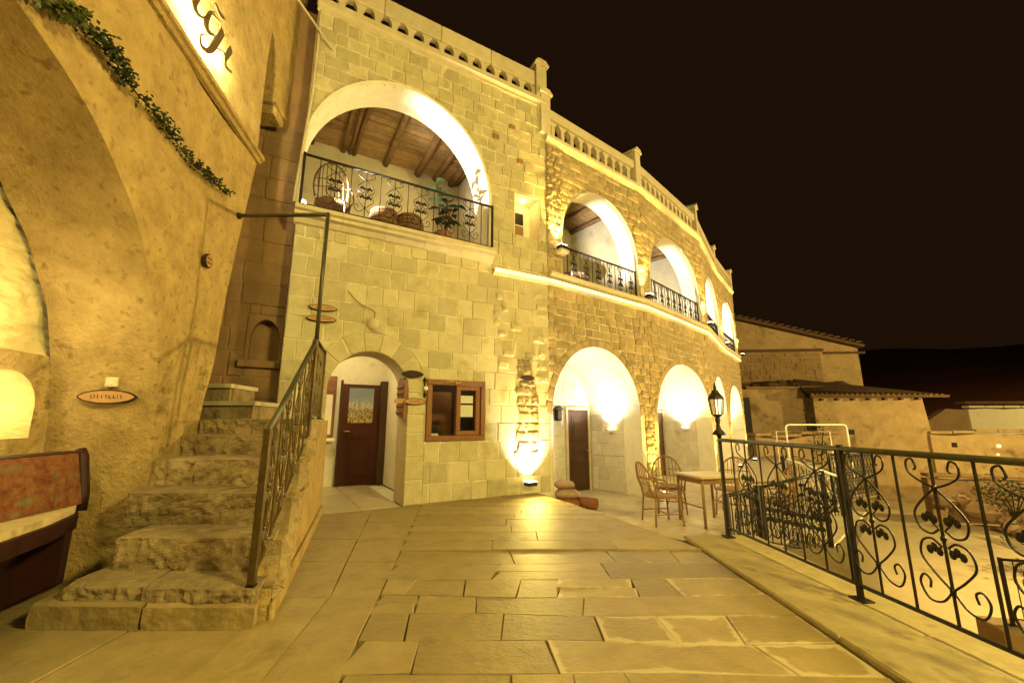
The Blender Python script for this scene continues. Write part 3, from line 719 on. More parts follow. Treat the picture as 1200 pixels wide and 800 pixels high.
for i in range(4):
    a, b = V[i], V[i + 1]; L = math.hypot(b[0] - a[0], b[1] - a[1]); F = Fr(a, (b[0] - a[0], b[1] - a[1])); FB.append((F, L))
    lo = Arch(*LOWA[i], ZT); up = Arch(*UPA[i], FZ)
    m = MB(); wall_sheet(m, F, 0, L, ZT - .1, FZ, [lo]); wall_sheet(m, F, 0, L, FZ, ZC, [up])
    if i == 3: m.quad(F(L, 0, ZT - .1), F(L, -2.5, ZT - .1), F(L, -2.5, 8), F(L, 0, 8))
    m.quad(F(0, 0, ZC), F(L, 0, ZC), F(L, -3, ZC), F(0, -3, ZC))
    m.build('wall', 'mortar', wing)
    def df(s, z, lo=lo, L=L):
        # quarry faced stones stand further out on the piers
        e = min(s, L - s); return random.uniform(0, .022) if e < .42 else 0.0
    sz = ((.15, .21), (.16, .34)) if i < 2 else ((.2, .28), (.25, .45))
    l1 = courses(F, 0.0, L, ZT, 3.98, *sz, [lo], .16, .006, (.004, .016), .009, .010, .03, .006, 3, df)
    l2 = courses(F, 0.0, L, FZ + .12, ZC - .16, *sz, [up], .03, .006, (.004, .016), .009, .010, .03, .006, 3, df)
    vv = voussoirs(F, lo, .16, 18, .005, (.012, .022), .008)
    sc = (1.0, .55, .2, .1)[i]
    allst += [(q * sc, mb) for q, mb in l1 + l2] + [(0.05 * sc, mb) for q, mb in vv]
    # vaulted bay below
    dpt = -1.55
    m = MB(); reveal(m, F, lo, .015, -.45); m.build('arch_soffit', 'limewash', wing, True)
    m = MB(); reveal(m, F, lo, -.45, dpt); m.build('vault', 'limewash', wing, True)
    m = MB(); wall_sheet(m, F, lo.s0, lo.s1, ZT - .05, lo.sp + lo.b + .02, [], dpt); m.build('back_wall', 'limewash', wing)
    if i < 2:
        # block courses on the inner back and right hand walls of the bay
        ds0, ds1, dz1 = (2.0, 2.72, ZT + 1.95) if i == 0 else (3.15, 3.85, ZT + 1.95)
        st = courses(F, lo.s0 + .02, lo.s1 - .02, ZT, lo.sp + lo.b - .25, (.24, .30), (.34, .6), [Rect(ds0 - .08, ds1 + .08, ZT - .5, dz1 + .08)], 0, .006, (.006, .02), .008, .004, .01, 0, 2)
        st = [(q, mb) for q, mb in st if all(p.z < lo.top((p - F.O).dot(F.D)) - .01 for p in mb.v)]
        for q, mb in st:
            off = F.N * dpt; mb.v = [p + off for p in mb.v]; mb.build('wall_block', 'pale_block', wing)
        FS = Fr((F(lo.s1, dpt, 0).x, F(lo.s1, dpt, 0).y), (F.N.x, F.N.y))      # right hand wall, running from the back to the front
        for q, mb in courses(FS, 0.02, -dpt - .48, ZT, lo.sp + .05, (.24, .30), (.34, .55), [], 0, .006, (.006, .02), .008, .004, .01, 0, 2):
            mb.v = [p + FS.N * 0.0 for p in mb.v]
            # make sure they face into the bay
            mb.build('wall_block', 'pale_block', wing)
        d_ = MB().box(F, ds0, ds1, dpt, dpt + .05, ZT, dz1, .006).build('door', 'wood_dark', wing)
        for z0, z1 in ((.12, .78), (.90, 1.08), (1.2, 1.8)):
            mm = MB(); mm.box(F, ds0 + .12, ds1 - .12, dpt + .051, dpt + .066, ZT + z0, ZT + z1, .006); mm.box(F, ds0 + .18, ds1 - .18, dpt + .067, dpt + .08, ZT + z0 + .05, ZT + z1 - .05, .01); mm.build('door_panel', 'wood_dark', d_)
        mm = MB(); mm.tube([F(ds1 - .07, dpt + .05, ZT + .95), F(ds1 - .07, dpt + .1, ZT + .95), F(ds1 - .16, dpt + .1, ZT + .95)], .011, 6); mm.build('handle', 'brass', d_)
        fm = MB(); fm.box(F, ds0 - .07, ds0 - .001, dpt, dpt + .07, ZT, dz1 + .07, .006); fm.box(F, ds1 + .001, ds1 + .07, dpt, dpt + .07, ZT, dz1 + .07, .006); fm.box(F, ds0, ds1, dpt, dpt + .07, dz1 + .001, dz1 + .07, .006); fm.build('door_frame', 'dress', wing)
    # upper loggia
    D2 = -2.2; C2 = 6.95
    m = MB(); reveal(m, F, up, .03, -.50); m.build('arch_soffit', 'limewash', wing, True)
    m = MB(); m.quad(F(0, .02, FZ), F(L, .02, FZ), F(L, D2, FZ), F(0, D2, FZ)); m.quad(F(0, D2, FZ), F(L, D2, FZ), F(L, D2, C2), F(0, D2, C2))
    wall_sheet(m, F, 0.02, L - .02, FZ + .002, C2, [up], -.50)
    m.quad(F(0.02, -.5, FZ), F(.02, D2, FZ), F(.02, D2, C2), F(.02, -.5, C2)); m.quad(F(L - .02, -.5, FZ), F(L - .02, D2, FZ), F(L - .02, D2, C2), F(L - .02, -.5, C2))
    m.build('loggia_room', 'room_plaster', wing)
    ce = MB().box(F, 0.02, L - .02, D2, -.50, C2, C2 + .02).build('ceiling', 'wood_plank', wing)
    if i < 2:
        npl = 10; pw = (-.5 - D2) / npl
        for k in range(npl): MB().box(F, .03, L - .03, D2 + pw * k + .004, D2 + pw * (k + 1) - .004, C2 - .03 - random.uniform(0, .008), C2 - .002, .004).build('plank', 'wood_plank', ce)
        nb = 5
        for k in range(nb):
            s = L * (k + .5) / nb; aa, bb = F(s, -.5, C2 - .11), F(s + .03, D2 + .01, C2 - .11)
            MB().tube([aa, aa.lerp(bb, .5), bb], [.08, .075, .07], 8).build('beam', 'wood_beam', wing, True)
    # string course with its light strip, roof cornice
    mould(F, 0 if i else -.02, L, [(0, 3.98), (.05, 4.0), (.09, 4.05), (.09, 4.10), (0, 4.10)]).build('string_course', 'dress', wing)
    mould(F, 0, L, [(0, 4.15), (.06, 4.16), (.14, 4.20), (.14, 4.26), (0, 4.26)]).build('balcony_edge', 'dress', wing)
    MB().box(F, 0.0, L, .091, .108, 4.035, 4.10).build('light_strip', 'strip_glow', wing)
    mould(F, 0, L, [(0, ZC - .16), (.04, ZC - .14), (.10, ZC - .06), (.10, ZC + .02), (0, ZC + .02)]).build('cornice', 'dress', wing)
    # balustrade
    n_ = int(round((L - .3) / .30)); sp = (L - .3) / n_
    for k in range(n_): inst('baluster', b2m, wing, F(.15 + sp * (k + .5), -.03, ZC + .022), F.ang)
    mb_ = MB().box(F, .14, L - .14, -.22, .03, ZC + .50, ZC + .72, .015); mb_.build('coping', 'dress', wing)
    MB().box(F, .14, L - .14, -.2, .02, ZC + .021, ZC + .10).build('plinth', 'dress', wing)
    pm = MB(); pm.box(F, -.14, .14, -.25, .05, ZC + .022, ZC + 1.0, .012); pm.prism(F, [(-.18, ZC + 1.002), (.18, ZC + 1.002), (.18, ZC + 1.05), (.08, ZC + 1.13), (-.08, ZC + 1.13), (-.18, ZC + 1.05)], -.29, .09); pm.build('pillar', 'dress', wing)
    if i == 3:
        pm = MB(); pm.box(F, L - .139, L + .14, -.25, .05, ZC + .022, ZC + 1.0, .012); pm.prism(F, [(L - .18, ZC + 1.002), (L + .18, ZC + 1.002), (L + .18, ZC + 1.05), (L + .08, ZC + 1.13), (L - .08, ZC + 1.13), (L - .18, ZC + 1.05)], -.29, .09); pm.build('pillar', 'dress', wing)
    # capital of the upper pier at the right end of the bay
    cp = MB(); cp.box(F, up.s1 + .001, L - .004, -.52, .07, up.sp - .14, up.sp + .02, .02) if up.s1 < L - .05 else None
    if cp.v: cp.build('capital', 'dress', wing)
place_stones(allst, wing, 'rubble', 298)
# string course and its light on the end of the left house
mould(F0, 1.50, SR, [(.0, 3.98), (.05, 4.0), (.09, 4.05), (.09, 4.10), (0, 4.10)]).build('string_course', 'dress', house)
MB().box(F0, 1.52, SR, .091, .108, 4.035, 4.10).build('light_strip', 'strip_glow', house)
# quarry faced rib at the end of the house, above the flood lamp
lst = []; z_ = .30
while z_ < 2.4:
    h_ = random.uniform(.10, .19); wd = .22 if z_ < 1.9 else .22 - .2 * (z_ - 1.9)
    lst += courses(F0, 2.23 - wd + random.uniform(-.07, .07), 2.23 + wd + random.uniform(-.07, .07), z_, z_ + h_, (h_, h_ + .001), (.13, .28), [], 0, .002, (.014, .032), .02, .016, .06, .010, 3); z_ += h_
r = MB()
for q, mb in lst: r.add(mb.v, mb.f)
r.build('rock_faced_rib', 'rubble', house, True, kind='stuff')
for bs, bz, n_ in ((1.72, 3.1, 5), (1.85, 2.6, 3), (2.60, 3.3, 6), (2.60, 2.5, 6), (2.25, 2.35, 3)):
    for k in range(n_):
        a = bs + random.gauss(0, .10); z = bz + random.gauss(0, .32); a = min(a, 2.60); w, h_ = random.uniform(.14, .28), random.uniform(.10, .18)
        if z > 3.85: continue
        block(F0, outline(a - w / 2, a + w / 2, z - h_ / 2, z + h_ / 2, .015, 2), random.uniform(.02, .03), .018, -.02, .05, .008).build('boss_stone', 'ashlar', house, True)
lst = courses(Fr((V[0][0], V[0][1]), (V[1][0] - V[0][0], V[1][1] - V[0][1])), .0, .42, 4.9, 7.2, (.11, .18), (.12, .24), [Arch(*UPA[0], FZ)], .03, .006, (.03, .055), .03, .015, .10, .014, 3)
r = MB()
for q, mb in lst: r.add(mb.v, mb.f)
r.build('rock_faced_rib', 'rubble', wing, True, kind='stuff')

# ------------------------------------------------------------------ the rock-cut wall on the left, with its alcove
FL = Fr((-3.36, 4.80), (-.187, .982))           # s grows away from the camera; n points out over the stairs
cave = thing('cave_wall', (-3.4, 3.0, 0), 'plastered rock wall with a deep arched alcove and stone ledge beside the stairs', 'wall')
def wob(p, amp=0.035, sc=0.9):
    d = noise.noise_vector(p * sc) * amp + noise.noise_vector(p * sc * 3.1) * amp * .35
    return p + d
alc = Arch(-3.3, 2.3, .80, 2.88, -.05); AD = .78
eL = lambda z: -.42 + .157 * (z - .5)
def flare(p): return p
m = MB()
def gridface(mb, fn, nu, nv, f=lambda p: wob(p)):
    k = len(mb.v); mb.v += [f(fn(i / nu, j / nv)) for j in range(nv + 1) for i in range(nu + 1)]
    for j in range(nv):
        for i in range(nu): mb.f.append([k + j * (nu + 1) + i, k + j * (nu + 1) + i + 1, k + (j + 1) * (nu + 1) + i + 1, k + (j + 1) * (nu + 1) + i]); mb.mi.append(0)
ZL = 4.62
# face: over the arch, beside it, and the far strip up to the corner
sam = [alc.c - alc.a * math.cos(math.pi * i / 60) for i in range(61)]
def over(u, v):
    s = alc.c - alc.a * math.cos(math.pi * u); z0 = alc.top(s); return FL(s, 0, z0 + (ZL - z0) * v)
gridface(m, over, 60, 14)
gridface(m, lambda u, v: FL(alc.s1 + (0 - alc.s1) * 0 + (eL(-.05 + v * (alc.sp + .05)) - alc.s1) * u, 0, -.05 + v * (alc.sp + .05)), 8, 10)
gridface(m, lambda u, v: FL(alc.s1 + (eL(alc.sp + v * (ZL - alc.sp)) - alc.s1) * u, 0, alc.sp + v * (ZL - alc.sp)), 8, 36)
gridface(m, lambda u, v: FL(-9 + (alc.s0 + 9) * u, 0, -.05 + v * (ZL + .05)), 12, 14)
# far end of the wall, round the corner (the stairs turn in behind it)
gridface(m, lambda u, v: FL(eL(v * ZL), -2.6 * u, -.05 + v * (ZL + .05)), 10, 36)
face = m.build('wall_face', 'cave_plaster', cave, True)
m = MB()
def soff(u, v):
    c = alc.contour(60)
    i = min(int(u * 62), 61); t = u * 62 - i; p = c[i]; q = c[i + 1]
    s, z = p[0] + (q[0] - p[0]) * t, p[1] + (q[1] - p[1]) * t
    k = 1 - .02 * v; return FL(alc.c + (s - alc.c) * k, -AD * v, z - max(0, z - 1) * .03 * v)
gridface(m, soff, 124, 14)
m.build('alcove_vault', 'cave_plaster', cave, True)
# alcove back: rough rock with a sill and a small lit niche
nic = Arch(-1.50, .27, 1.36, .29, 1.13)
m = MB(); wall_sheet(m, FL, -5.5, -.9, -.05, 1.80, [nic], -AD); m.quad(FL(-5.5, -AD, 1.80), FL(-.9, -AD, 1.80), FL(-.9, -AD - .3, 1.82), FL(-5.5, -AD - .3, 1.82)); m.build('alcove_back', 'cave_plaster', cave)
m = MB(); reveal(m, FL, nic, -AD + .004, -AD - .36, True); wall_sheet(m, FL, nic.s0 - .01, nic.s1 + .01, nic.zb - .01, nic.sp + nic.b + .01, [], -AD - .36); m.build('alcove_niche', 'cave_rock', cave, False)
m = MB()
gridface(m, lambda u, v: FL(-5.4 + 4.4 * u, -AD - .035 - .03 * noise.noise(Vector((u * 14, v * 16, 1.3))) - .018 * noise.noise(Vector((u * 40, v * 40, 4))), 1.79 + 2.0 * v), 200, 100, lambda p: wob(p, .02, 1.5))
m.build('alcove_rock', 'cave_rock', cave, False)
# ledge and wall above
m = MB()
for i in range(8):
    pass
x = -8.0
lp = [(-.02, 4.64), (.03, 4.65), (.05, 4.68), (.08, 4.69), (.08, 4.74), (-.02, 4.75)]
while x < .25:
    w = min(1.15, .25 - x)
    if .25 - x - w < .3: w = .25 - x
    mould(FL, x + .002, x + w - .002, lp).build('ledge_stone', 'cave_plaster', cave); x += w
m = MB()
gridface(m, lambda u, v: FL(-9 + 9.22 * u, -.02, 4.74 + 4.4 * v), 30, 20, lambda p: wob(p, .02, 1))
gridface(m, lambda u, v: FL(.22, -.02 - 2.6 * u, 4.74 + 4.4 * v), 6, 20, lambda p: wob(p, .02, 1))
gridface(m, lambda u, v: FL(-9 + 9.22 * u, -.02 - 2.6 * v, 9.14), 3, 3)
m.build('upper_wall', 'cave_plaster', cave, True)
# half arch flying from the corner to the house over the turn of the stairs
pts = [(.21, 9.1)] + [(.21, 6.75)] + [(.22 + .36 * math.sin(math.pi / 2 * k / 8), 5.98 + .77 * math.cos(math.pi / 2 * k / 8)) for k in range(1, 9)] + [(1.02, 5.98), (1.5, 9.1)]
m = MB().prism(FL, pts, -.03, -.55); m.build('flying_arch', 'cave_plaster', cave)
m = MB(); m.box(FL, .57, 1.02, -.56, .0, 5.88, 5.978, .012); m.box(FL, .63, 1.0, -.55, -.02, 5.74, 5.881, .03); m.build('corbel', 'cave_plaster', cave)

# sign: cut letters standing off the wall, lit from behind
sign = thing('wall_sign', FL(-1.2, 0, 4.8), 'dark calligraphic cut letters of a backlit sign above the wall ledge', 'sign')
ST = {'letter': [[(-1.56, 5.52, .10), (-1.51, 5.30, .12), (-1.53, 5.15, .102), (-1.52, 5.08, .062), (-1.46, 5.05, .035), (-1.38, 5.10, .02), (-1.31, 5.22, .02)]],
      'letter_g': [[(-1.2, 5.31, .022), (-1.28, 5.27, .038), (-1.32, 5.16, .07), (-1.31, 5.08, .07), (-1.26, 5.06, .046), (-1.16, 5.12, .019)],
                   [(-1.2, 5.31, .022), (-1.1, 5.34, .014), (-1.08, 5.28, .016)],
                   [(-1.04, 5.31, .078), (-1.11, 5.12, .086), (-1.18, 4.95, .078), (-1.25, 4.86, .046), (-1.34, 4.83, .022), (-1.37, 4.9, .016), (-1.31, 4.98, .016), (-1.2, 5.02, .012)],
                   [(-1.1, 5.04, .014), (-.92, 5.14, .019)]],
      'letter_mark': [[(-1.23, 5.44, .035), (-1.14, 5.425, .045), (-1.05, 5.45, .035)]],
      'letter_i': [[(-.84, 5.29, .07), (-.89, 5.18, .078), (-.92, 5.07, .046), (-.88, 5.02, .03), (-.77, 5.06, .022)]]}
for nm, strokes in ST.items():
    mb = MB()
    for si, st in enumerate(strokes):
        c = cr([(a, b, w) for a, b, w in st], 5); L_, R_ = [], []
        for i, p in enumerate(c):
            t = (c[min(i + 1, len(c) - 1)] - c[max(i - 1, 0)]); t.z = 0
            t = t.normalized() if t.length > 1e-6 else Vector((1, 0, 0)); nn = Vector((-t.y, t.x, 0)); w = max(p.z, .012) / 2
            L_.append(p + nn * w); R_.append(p - nn * w)
        for i in range(len(c) - 1):
            q = [L_[i], L_[i + 1], R_[i + 1], R_[i]]; e = .0006 * si
            n0, n1 = .085 + e, .10 + e
            mb.add([FL(a.x - .085, n0, a.y) for a in q] + [FL(a.x - .085, n1, a.y) for a in q], [(3, 2, 1, 0), (4, 5, 6, 7), (0, 1, 5, 4), (2, 3, 7, 6)])
    mb.build(nm, 'letter_brown', sign)
for a, z in ((-1.52, 5.16), (-1.30, 5.12), (-1.12, 5.12), (-1.24, 4.90), (-.89, 5.14)):
    light('POINT', 'sign_lamp', FL(a - .08, .075, z), 42, (1, .86, .42), .03, parent=sign)
sp = MB()
for a, z in ((-1.51, 5.3), (-1.11, 5.12), (-.89, 5.18), (-1.14, 5.43)): sp.tube([FL(a - .085, -.05, z), FL(a - .085, .1, z)], .006, 5)
sp.build('standoff', 'iron', sign)

# garland
gar = thing('garland', FL(-1.5, .05, 3.6), 'trailing green leaf garland pinned along the plastered rock wall', 'garland')
gp_ = cr([FL(-3.3, .05, 3.60), FL(-2.84, .06, 3.70), FL(-2.6, .07, 3.80), FL(-2.37, .08, 3.82), FL(-2.1, .07, 3.76), FL(-1.71, .06, 3.77), FL(-1.32, .05, 3.72), FL(-.95, .05, 3.74), FL(-.51, .04, 3.79)], 12)
MB().tube([p for p in gp_], .006, 5).build('stem', 'bark', gar)
lf = MB(); ld = MB()
def leaf(mb, base, d, up, L, w):
    d = d.normalized(); sd = d.cross(up).normalized(); nn = sd.cross(d)
    v = [base, base + d * L * .45 + sd * w + nn * .01, base + d * L, base + d * L * .45 - sd * w + nn * .01, base + d * L * .5 - nn * .008]
    mb.add(v, [(0, 1, 4), (1, 2, 4), (2, 3, 4), (3, 0, 4)])
for i, p in enumerate(gp_):
    t = i / len(gp_); dens = int(20 * (1 - .4 * t)) if noise.noise(Vector((i * .21, 3, 0))) > -.05 else 2
    for k in range(dens):
        d = Vector((random.uniform(-1, 1), random.uniform(-1, 1), random.uniform(-1, .6)))
        rr = .05 * (1 - .3 * t)
        leaf(ld if t < .22 and random.random() < .7 else lf, p + FL.N * random.uniform(0, .05) + Vector((random.uniform(-rr, rr), random.uniform(-rr, rr), random.uniform(-rr, rr))), d, Vector((random.random(), random.random(), 1)), random.uniform(.022, .045) * (1.7 if t < .22 else 1), random.uniform(.007, .013) * (1.5 if t < .22 else 1))
lf.build('leaves', 'leaf', gar, kind='stuff'); ld.build('pale_leaves', 'leaf_dry', gar, kind='stuff')

def plaque(F, s, n, z, w, h, label, text=2, group=None, face='wood_pale', ang=0.0):
    """slice of a log: pointed oval, bark rim, pale cut face, a line of carved letters"""
    o = thing('wooden_plaque', F(s, n, z), label, 'plaque', group)
    ov = lambda k, e: [(s + (w / 2 - e) * math.cos(t) * (1 if True else 1), z + (h / 2 - e * .8) * math.sin(t) * (abs(math.sin(t)) ** .25 if True else 1) + ang * (w / 2) * math.cos(t)) for t in [2 * math.pi * i / k for i in range(k)]]
    MB().prism(F, ov(24, 0), n, n + .03).build('bark_rim', 'bark', o)
    MB().prism(F, ov(24, .014), n + .0301, n + .034).build('cut_face', face, o)
    for r_ in range(text):
        zz = z + (r_ - (text - 1) / 2) * h * .30; x = s - w * .26
        while x < s + w * .26:
            lw = random.uniform(.011, .017) * w / .35; hh = h * (.16 if text > 1 else .24); st_ = lw * .32
            z0, z1 = zz - hh / 2, zz + hh / 2
            gl_ = random.choice([[(x, z0), (x + lw, z0), (x + lw, z0 + st_), (x + st_, z0 + st_), (x + st_, z1), (x, z1)], [(x + lw / 2 - st_ / 2, z0), (x + lw / 2 + st_ / 2, z0), (x + lw / 2 + st_ / 2, z1 - st_), (x + lw, z1 - st_), (x + lw, z1), (x, z1), (x, z1 - st_), (x + lw / 2 - st_ / 2, z1 - st_)], [(x, z0), (x + st_, z0), (x + st_, z1 - st_), (x + lw, z1 - st_), (x + lw, z1), (x, z1)], [(x, z0), (x + st_, z0), (x + st_, z1), (x, z1)]])
            MB().prism(F, gl_, n + .0342, n + .036).build('letter', 'ink', o)
            x += lw * 1.5
    return o
# alcove jamb frame (faces the camera): used for what hangs there
cj = FL(alc.s1 - .06, -.02, 0); cjb = FL(alc.s1 - .14, -.9, 0)
FJ = Fr((cjb.x, cjb.y), (cj.x - cjb.x, cj.y - cjb.y))
jx = lambda z: 0
def on_jamb(u, z):
    """point on the vault near its far side at height z, u = fraction from the front edge"""
    s = alc.c + alc.a * math.sqrt(max(0, 1 - ((z - alc.sp) / alc.b) ** 2)) * (1 - .02 * u); return FL(s, -AD * u, z)
q0 = on_jamb(.45, 1.47); FJ = Fr((q0.x, q0.y), ((cj - cjb).x, (cj - cjb).y))
plaque(FJ, 0, .02, 1.47, .42, .125, 'pointed oval wooden plaque below the cream switch on the alcove side', 1)
sw = thing('wall_switch', FJ(0.02, .01, 1.56), 'small square cream switch box above the oval plaque in the alcove', 'switch')
MB().box(FJ, -.03, .06, .0, .06, 1.555, 1.64, .008).build('box', 'switch', sw); MB().box(FJ, -.012, .042, .0601, .066, 1.572, 1.622, .004).build('rocker', 'switch', sw)
ovl = plaque(FL, -.69, .035, 2.91, .15, .15, 'round log slice plaque on the wall strip between alcove and stairs', 2)

# bench in the alcove
bench = thing('alcove_bench', (-3.7, 2.7, 0), 'red kilim covered corner bench with cream seat inside the rock alcove', 'bench')
seatp = [(-1.24, -.34), (-1.42, -.20), (-1.8, -.07), (-2.3, .03), (-3.4, .07), (-5.2, .07), (-5.2, -.36), (-1.24, -.36)]
P2 = lambda q, e=0: [tuple(FL(a, b - (e if b > -.3 else 0), 0))[:2] for a, b in q]
MB().slab(P2(seatp, .24), .04, .469).build('base', 'bench_red', bench)
MB().slab(P2(seatp), .47, .575).build('seat_frame', 'bench_red', bench)
MB().slab(P2(seatp, .03), .576, .625).build('seat_cushion', 'cream_cloth', bench)
for a0, a1 in ((-2.06, -1.30), (-2.86, -2.08), (-3.66, -2.88), (-4.46, -3.68)):
    m = MB(); k_ = 8
    for jj in range(k_ + 1):
        for ii in range(k_ + 1):
            u_, v_ = ii / k_, jj / k_; bul = .035 * (math.sin(math.pi * u_) * math.sin(math.pi * v_)) ** .5
            m.v.append(FL(a0 + (a1 - a0) * u_, -.27 - .09 * v_ + bul, .628 + .385 * v_))
    for jj in range(k_):
        for ii in range(k_): m.f.append([jj * (k_ + 1) + ii, jj * (k_ + 1) + ii + 1, (jj + 1) * (k_ + 1) + ii + 1, (jj + 1) * (k_ + 1) + ii]); m.mi.append(0)
    m.build('back_cushion', 'kilim', bench, True)
m = MB(); m.add([FL(a, b, c) for (a, b, c) in ((-5.2, -.28, .626), (-1.28, -.28, .626), (-1.24, -.37, 1.02), (-5.2, -.37, 1.02), (-5.2, -.40, .626), (-1.28, -.40, .626), (-1.24, -.46, 1.03), (-5.2, -.46, 1.03))], [(0, 1, 2, 3), (7, 6, 5, 4), (3, 2, 6, 7), (1, 5, 6, 2), (0, 3, 7, 4), (0, 4, 5, 1)])
m.build('backrest', 'bench_red', bench)
m = MB(); m.tube([FL(-1.28, -.30, .57), FL(-1.26, -.31, .70), FL(-1.23, -.38, .98), FL(-1.225, -.40, 1.04)], [.05, .045, .045, .035], 8); m.build('end_bolster', 'bench_red', bench, True)

# ------------------------------------------------------------------ stairs
FX = lambda y: -1.62 - 0.345 * (y - 3.05)           # right side
LXs = lambda y: -2.98 - .19 * (y - 2.86)
stairs = thing('stone_stairs', (-2.3, 3.0, 0), 'worn rough stone stairs climbing between rock wall and low side wall', 'stairs')
def rough_block(x0, x1, y0, y1, z0, z1, seed, parent, name='step_stone', amp=.03, matn='step_stone', nx=14, ny=4, nz=6, taper=0.0):
    """stone with an uneven hewn face; x given as functions of y for the raking sides"""
    mb = MB()
    def P(u, v, w):
        y = y0 + (y1 - y0) * v; a = x0(y) if callable(x0) else x0; b = x1(y) if callable(x1) else x1
        return Vector((a + (b - a) * u, y, z0 + (z1 - z0) * w))
    def dis(p, k):
        q = p * 3.2 + Vector((seed * 3.1, seed, 0)); d = noise.noise(q) * .6 + noise.noise(q * 2.3) * .5 + noise.noise(q * 5.3) * .4 + noise.noise(q * 11) * .22
        return d * k
    def grid(fn, nu, nv, dirn, k):
        b = len(mb.v)
        for j in range(nv + 1):
            for i in range(nu + 1):
                u, v = i / nu, j / nv; p = fn(u, v); mb.v.append(p + dirn * dis(p, k * (1 if True else 0)))
        for j in range(nv):
            for i in range(nu): mb.f.append([b + j * (nu + 1) + i, b + j * (nu + 1) + i + 1, b + (j + 1) * (nu + 1) + i + 1, b + (j + 1) * (nu + 1) + i]); mb.mi.append(0)
    A = Vector((0, -1, .0)); T = Vector((0, 0, 1))
    # one continuous strip: front face then top, welded along the nose
    b = len(mb.v); rows_ = []
    prof = [(0.0, w) for w in [i / nz for i in range(nz)]] + [(0.0, 1.0)] + [(v, 1.0) for v in [(i + 1) / ny for i in range(ny)]]
    nzp = len(prof)
    for j, (v, w) in enumerate(prof):
        for i in range(nx + 1):
            p = P(i / nx, v, w); nose = 1.0 if (v == 0 and w > .8) else 0.0
            d = A * dis(p, amp) * (1 if v == 0 else .0) + T * dis(p + Vector((5, 0, 0)), amp * .22) * (1 if w == 1 else 0)
            if v == 0 and w == 1: d = d - A * .018 - T * .012
            e = (i == 0) - (i == nx)
            mb.v.append(p + d + Vector((e * (.002 + abs(dis(p, .006))), 0, 0)))
    for j in range(nzp - 1):
        for i in range(nx): mb.f.append([b + j * (nx + 1) + i, b + j * (nx + 1) + i + 1, b + (j + 1) * (nx + 1) + i + 1, b + (j + 1) * (nx + 1) + i]); mb.mi.append(0)
    # sides
    for i in (0, nx):
        ring = [b + j * (nx + 1) + i for j in range(nzp)]
        k = len(mb.v); p = P(0 if i == 0 else 1, 1, 0); mb.v.append(p); mb.f.append(ring + [k]); mb.mi.append(0)
    return mb.build(name, matn, parent, False)
steps = [(2.86, .0, .135), (2.93, .135, .215), (3.24, .19, .45), (3.58, .43, .70), (3.86, .68, .94), (4.22, .92, 1.13), (4.50, 1.11, 1.29)]
core = MB(); 
for k, (y0, z0, z1) in enumerate(steps):
    yb_ = 4.9 if k > 1 else 4.0
    yn = steps[k + 1][0] if k + 1 < len(steps) else 5.4
    cuts = {0: [0, .5, 1], 1: [0, .42, 1], 2: [0, 1], 3: [0, 1], 4: [0, .30, 1], 5: [0, 1], 6: [0, .5, 1]}[k]
    for i, (a, b) in enumerate(zip(cuts, cuts[1:])):
        lx = (lambda y: LXs(y) - .02) if k not in (1, 2) else ((lambda y: LXs(y) + (.10 if k == 1 else .20)))
        X0 = lambda y, a=a, lx=lx: lx(y) + (FX(y) - .04 - lx(y)) * a + (.004 if a > 0 else 0)
        X1 = lambda y, b=b, lx=lx: lx(y) + (FX(y) - .04 - lx(y)) * b - (.004 if b < 1 else 0)
        rough_block(X0, X1, y0 + random.uniform(-.012, .012), yn + .12, z0 - .01, z1 + random.uniform(-.006, .006), k * 7 + i, stairs, amp=(.012 if k == 0 else .045), matn='step_stone' if k else 'paving_plain', nx=44, nz=16)
# landing against the house
MB().slab([(-6.2, 4.6), (-3.3, 5.3), (FX(5.3) - .03, 5.3), (FX(6.25) - .03, 6.25), (-3.2, 5.9), (-4.1, 7.5), (-6.2, 6.4)], .0, 1.285).build('landing', 'step_stone', stairs)
# two shallow slabs where the stairs turn left
for k, (x0, x1, z) in enumerate(((-4.4, -3.05, 1.29), (-4.4, -3.38, 1.50))):
    MB().slab([(x0, 4.98 + .05 * k), (x1, 4.98 + .05 * k), (x1 - .06, 5.62), (x0, 5.5)], z, z + .16).build('step_stone', 'step_stone', stairs)
    MB().slab([(x0, 4.95 + .05 * k), (x1 + .03, 4.95 + .05 * k), (x1 - .03, 5.64), (x0, 5.52)], z + .161, z + .21).build('tread', 'dress', stairs)
# side wall of the stairs: rough stones following the steps, plastered below
sw_ = thing('stair_wall', (-1.7, 3.1, 0), 'low plastered side wall stepping up along the stairs to the entrance', 'wall')
P0, P1 = Vector((FX(3.0) + .02, 3.0, 0)), Vector((FX(6.28) + .02, 6.28, 0))
FSW = Fr((P0.x, P0.y), (P1.x - P0.x, P1.y - P0.y)); LSW = (P1 - P0).length
prof = [(0, -.02), (LSW, -.02), (LSW, 1.28)]
yk = lambda y: (y - 3.0) / math.cos(math.atan(.345))
prof = [(0, -.02), (LSW, -.02), (LSW, 1.285), (yk(4.50), 1.27), (yk(4.42), 1.10), (yk(4.2), 1.08), (yk(4.1), .92), (yk(3.86), .90), (yk(3.78), .66), (yk(3.58), .65), (yk(3.5), .42), (yk(3.26), .41), (yk(3.2), .20), (0, .18)]
MB().prism(FSW, prof, -.16, .0).build('core', 'cave_plaster', sw_)
MB().box(FSW, -.02, LSW + .02, .0, .035, -.02, .10, .01).build('plinth', 'cave_plaster', sw_)
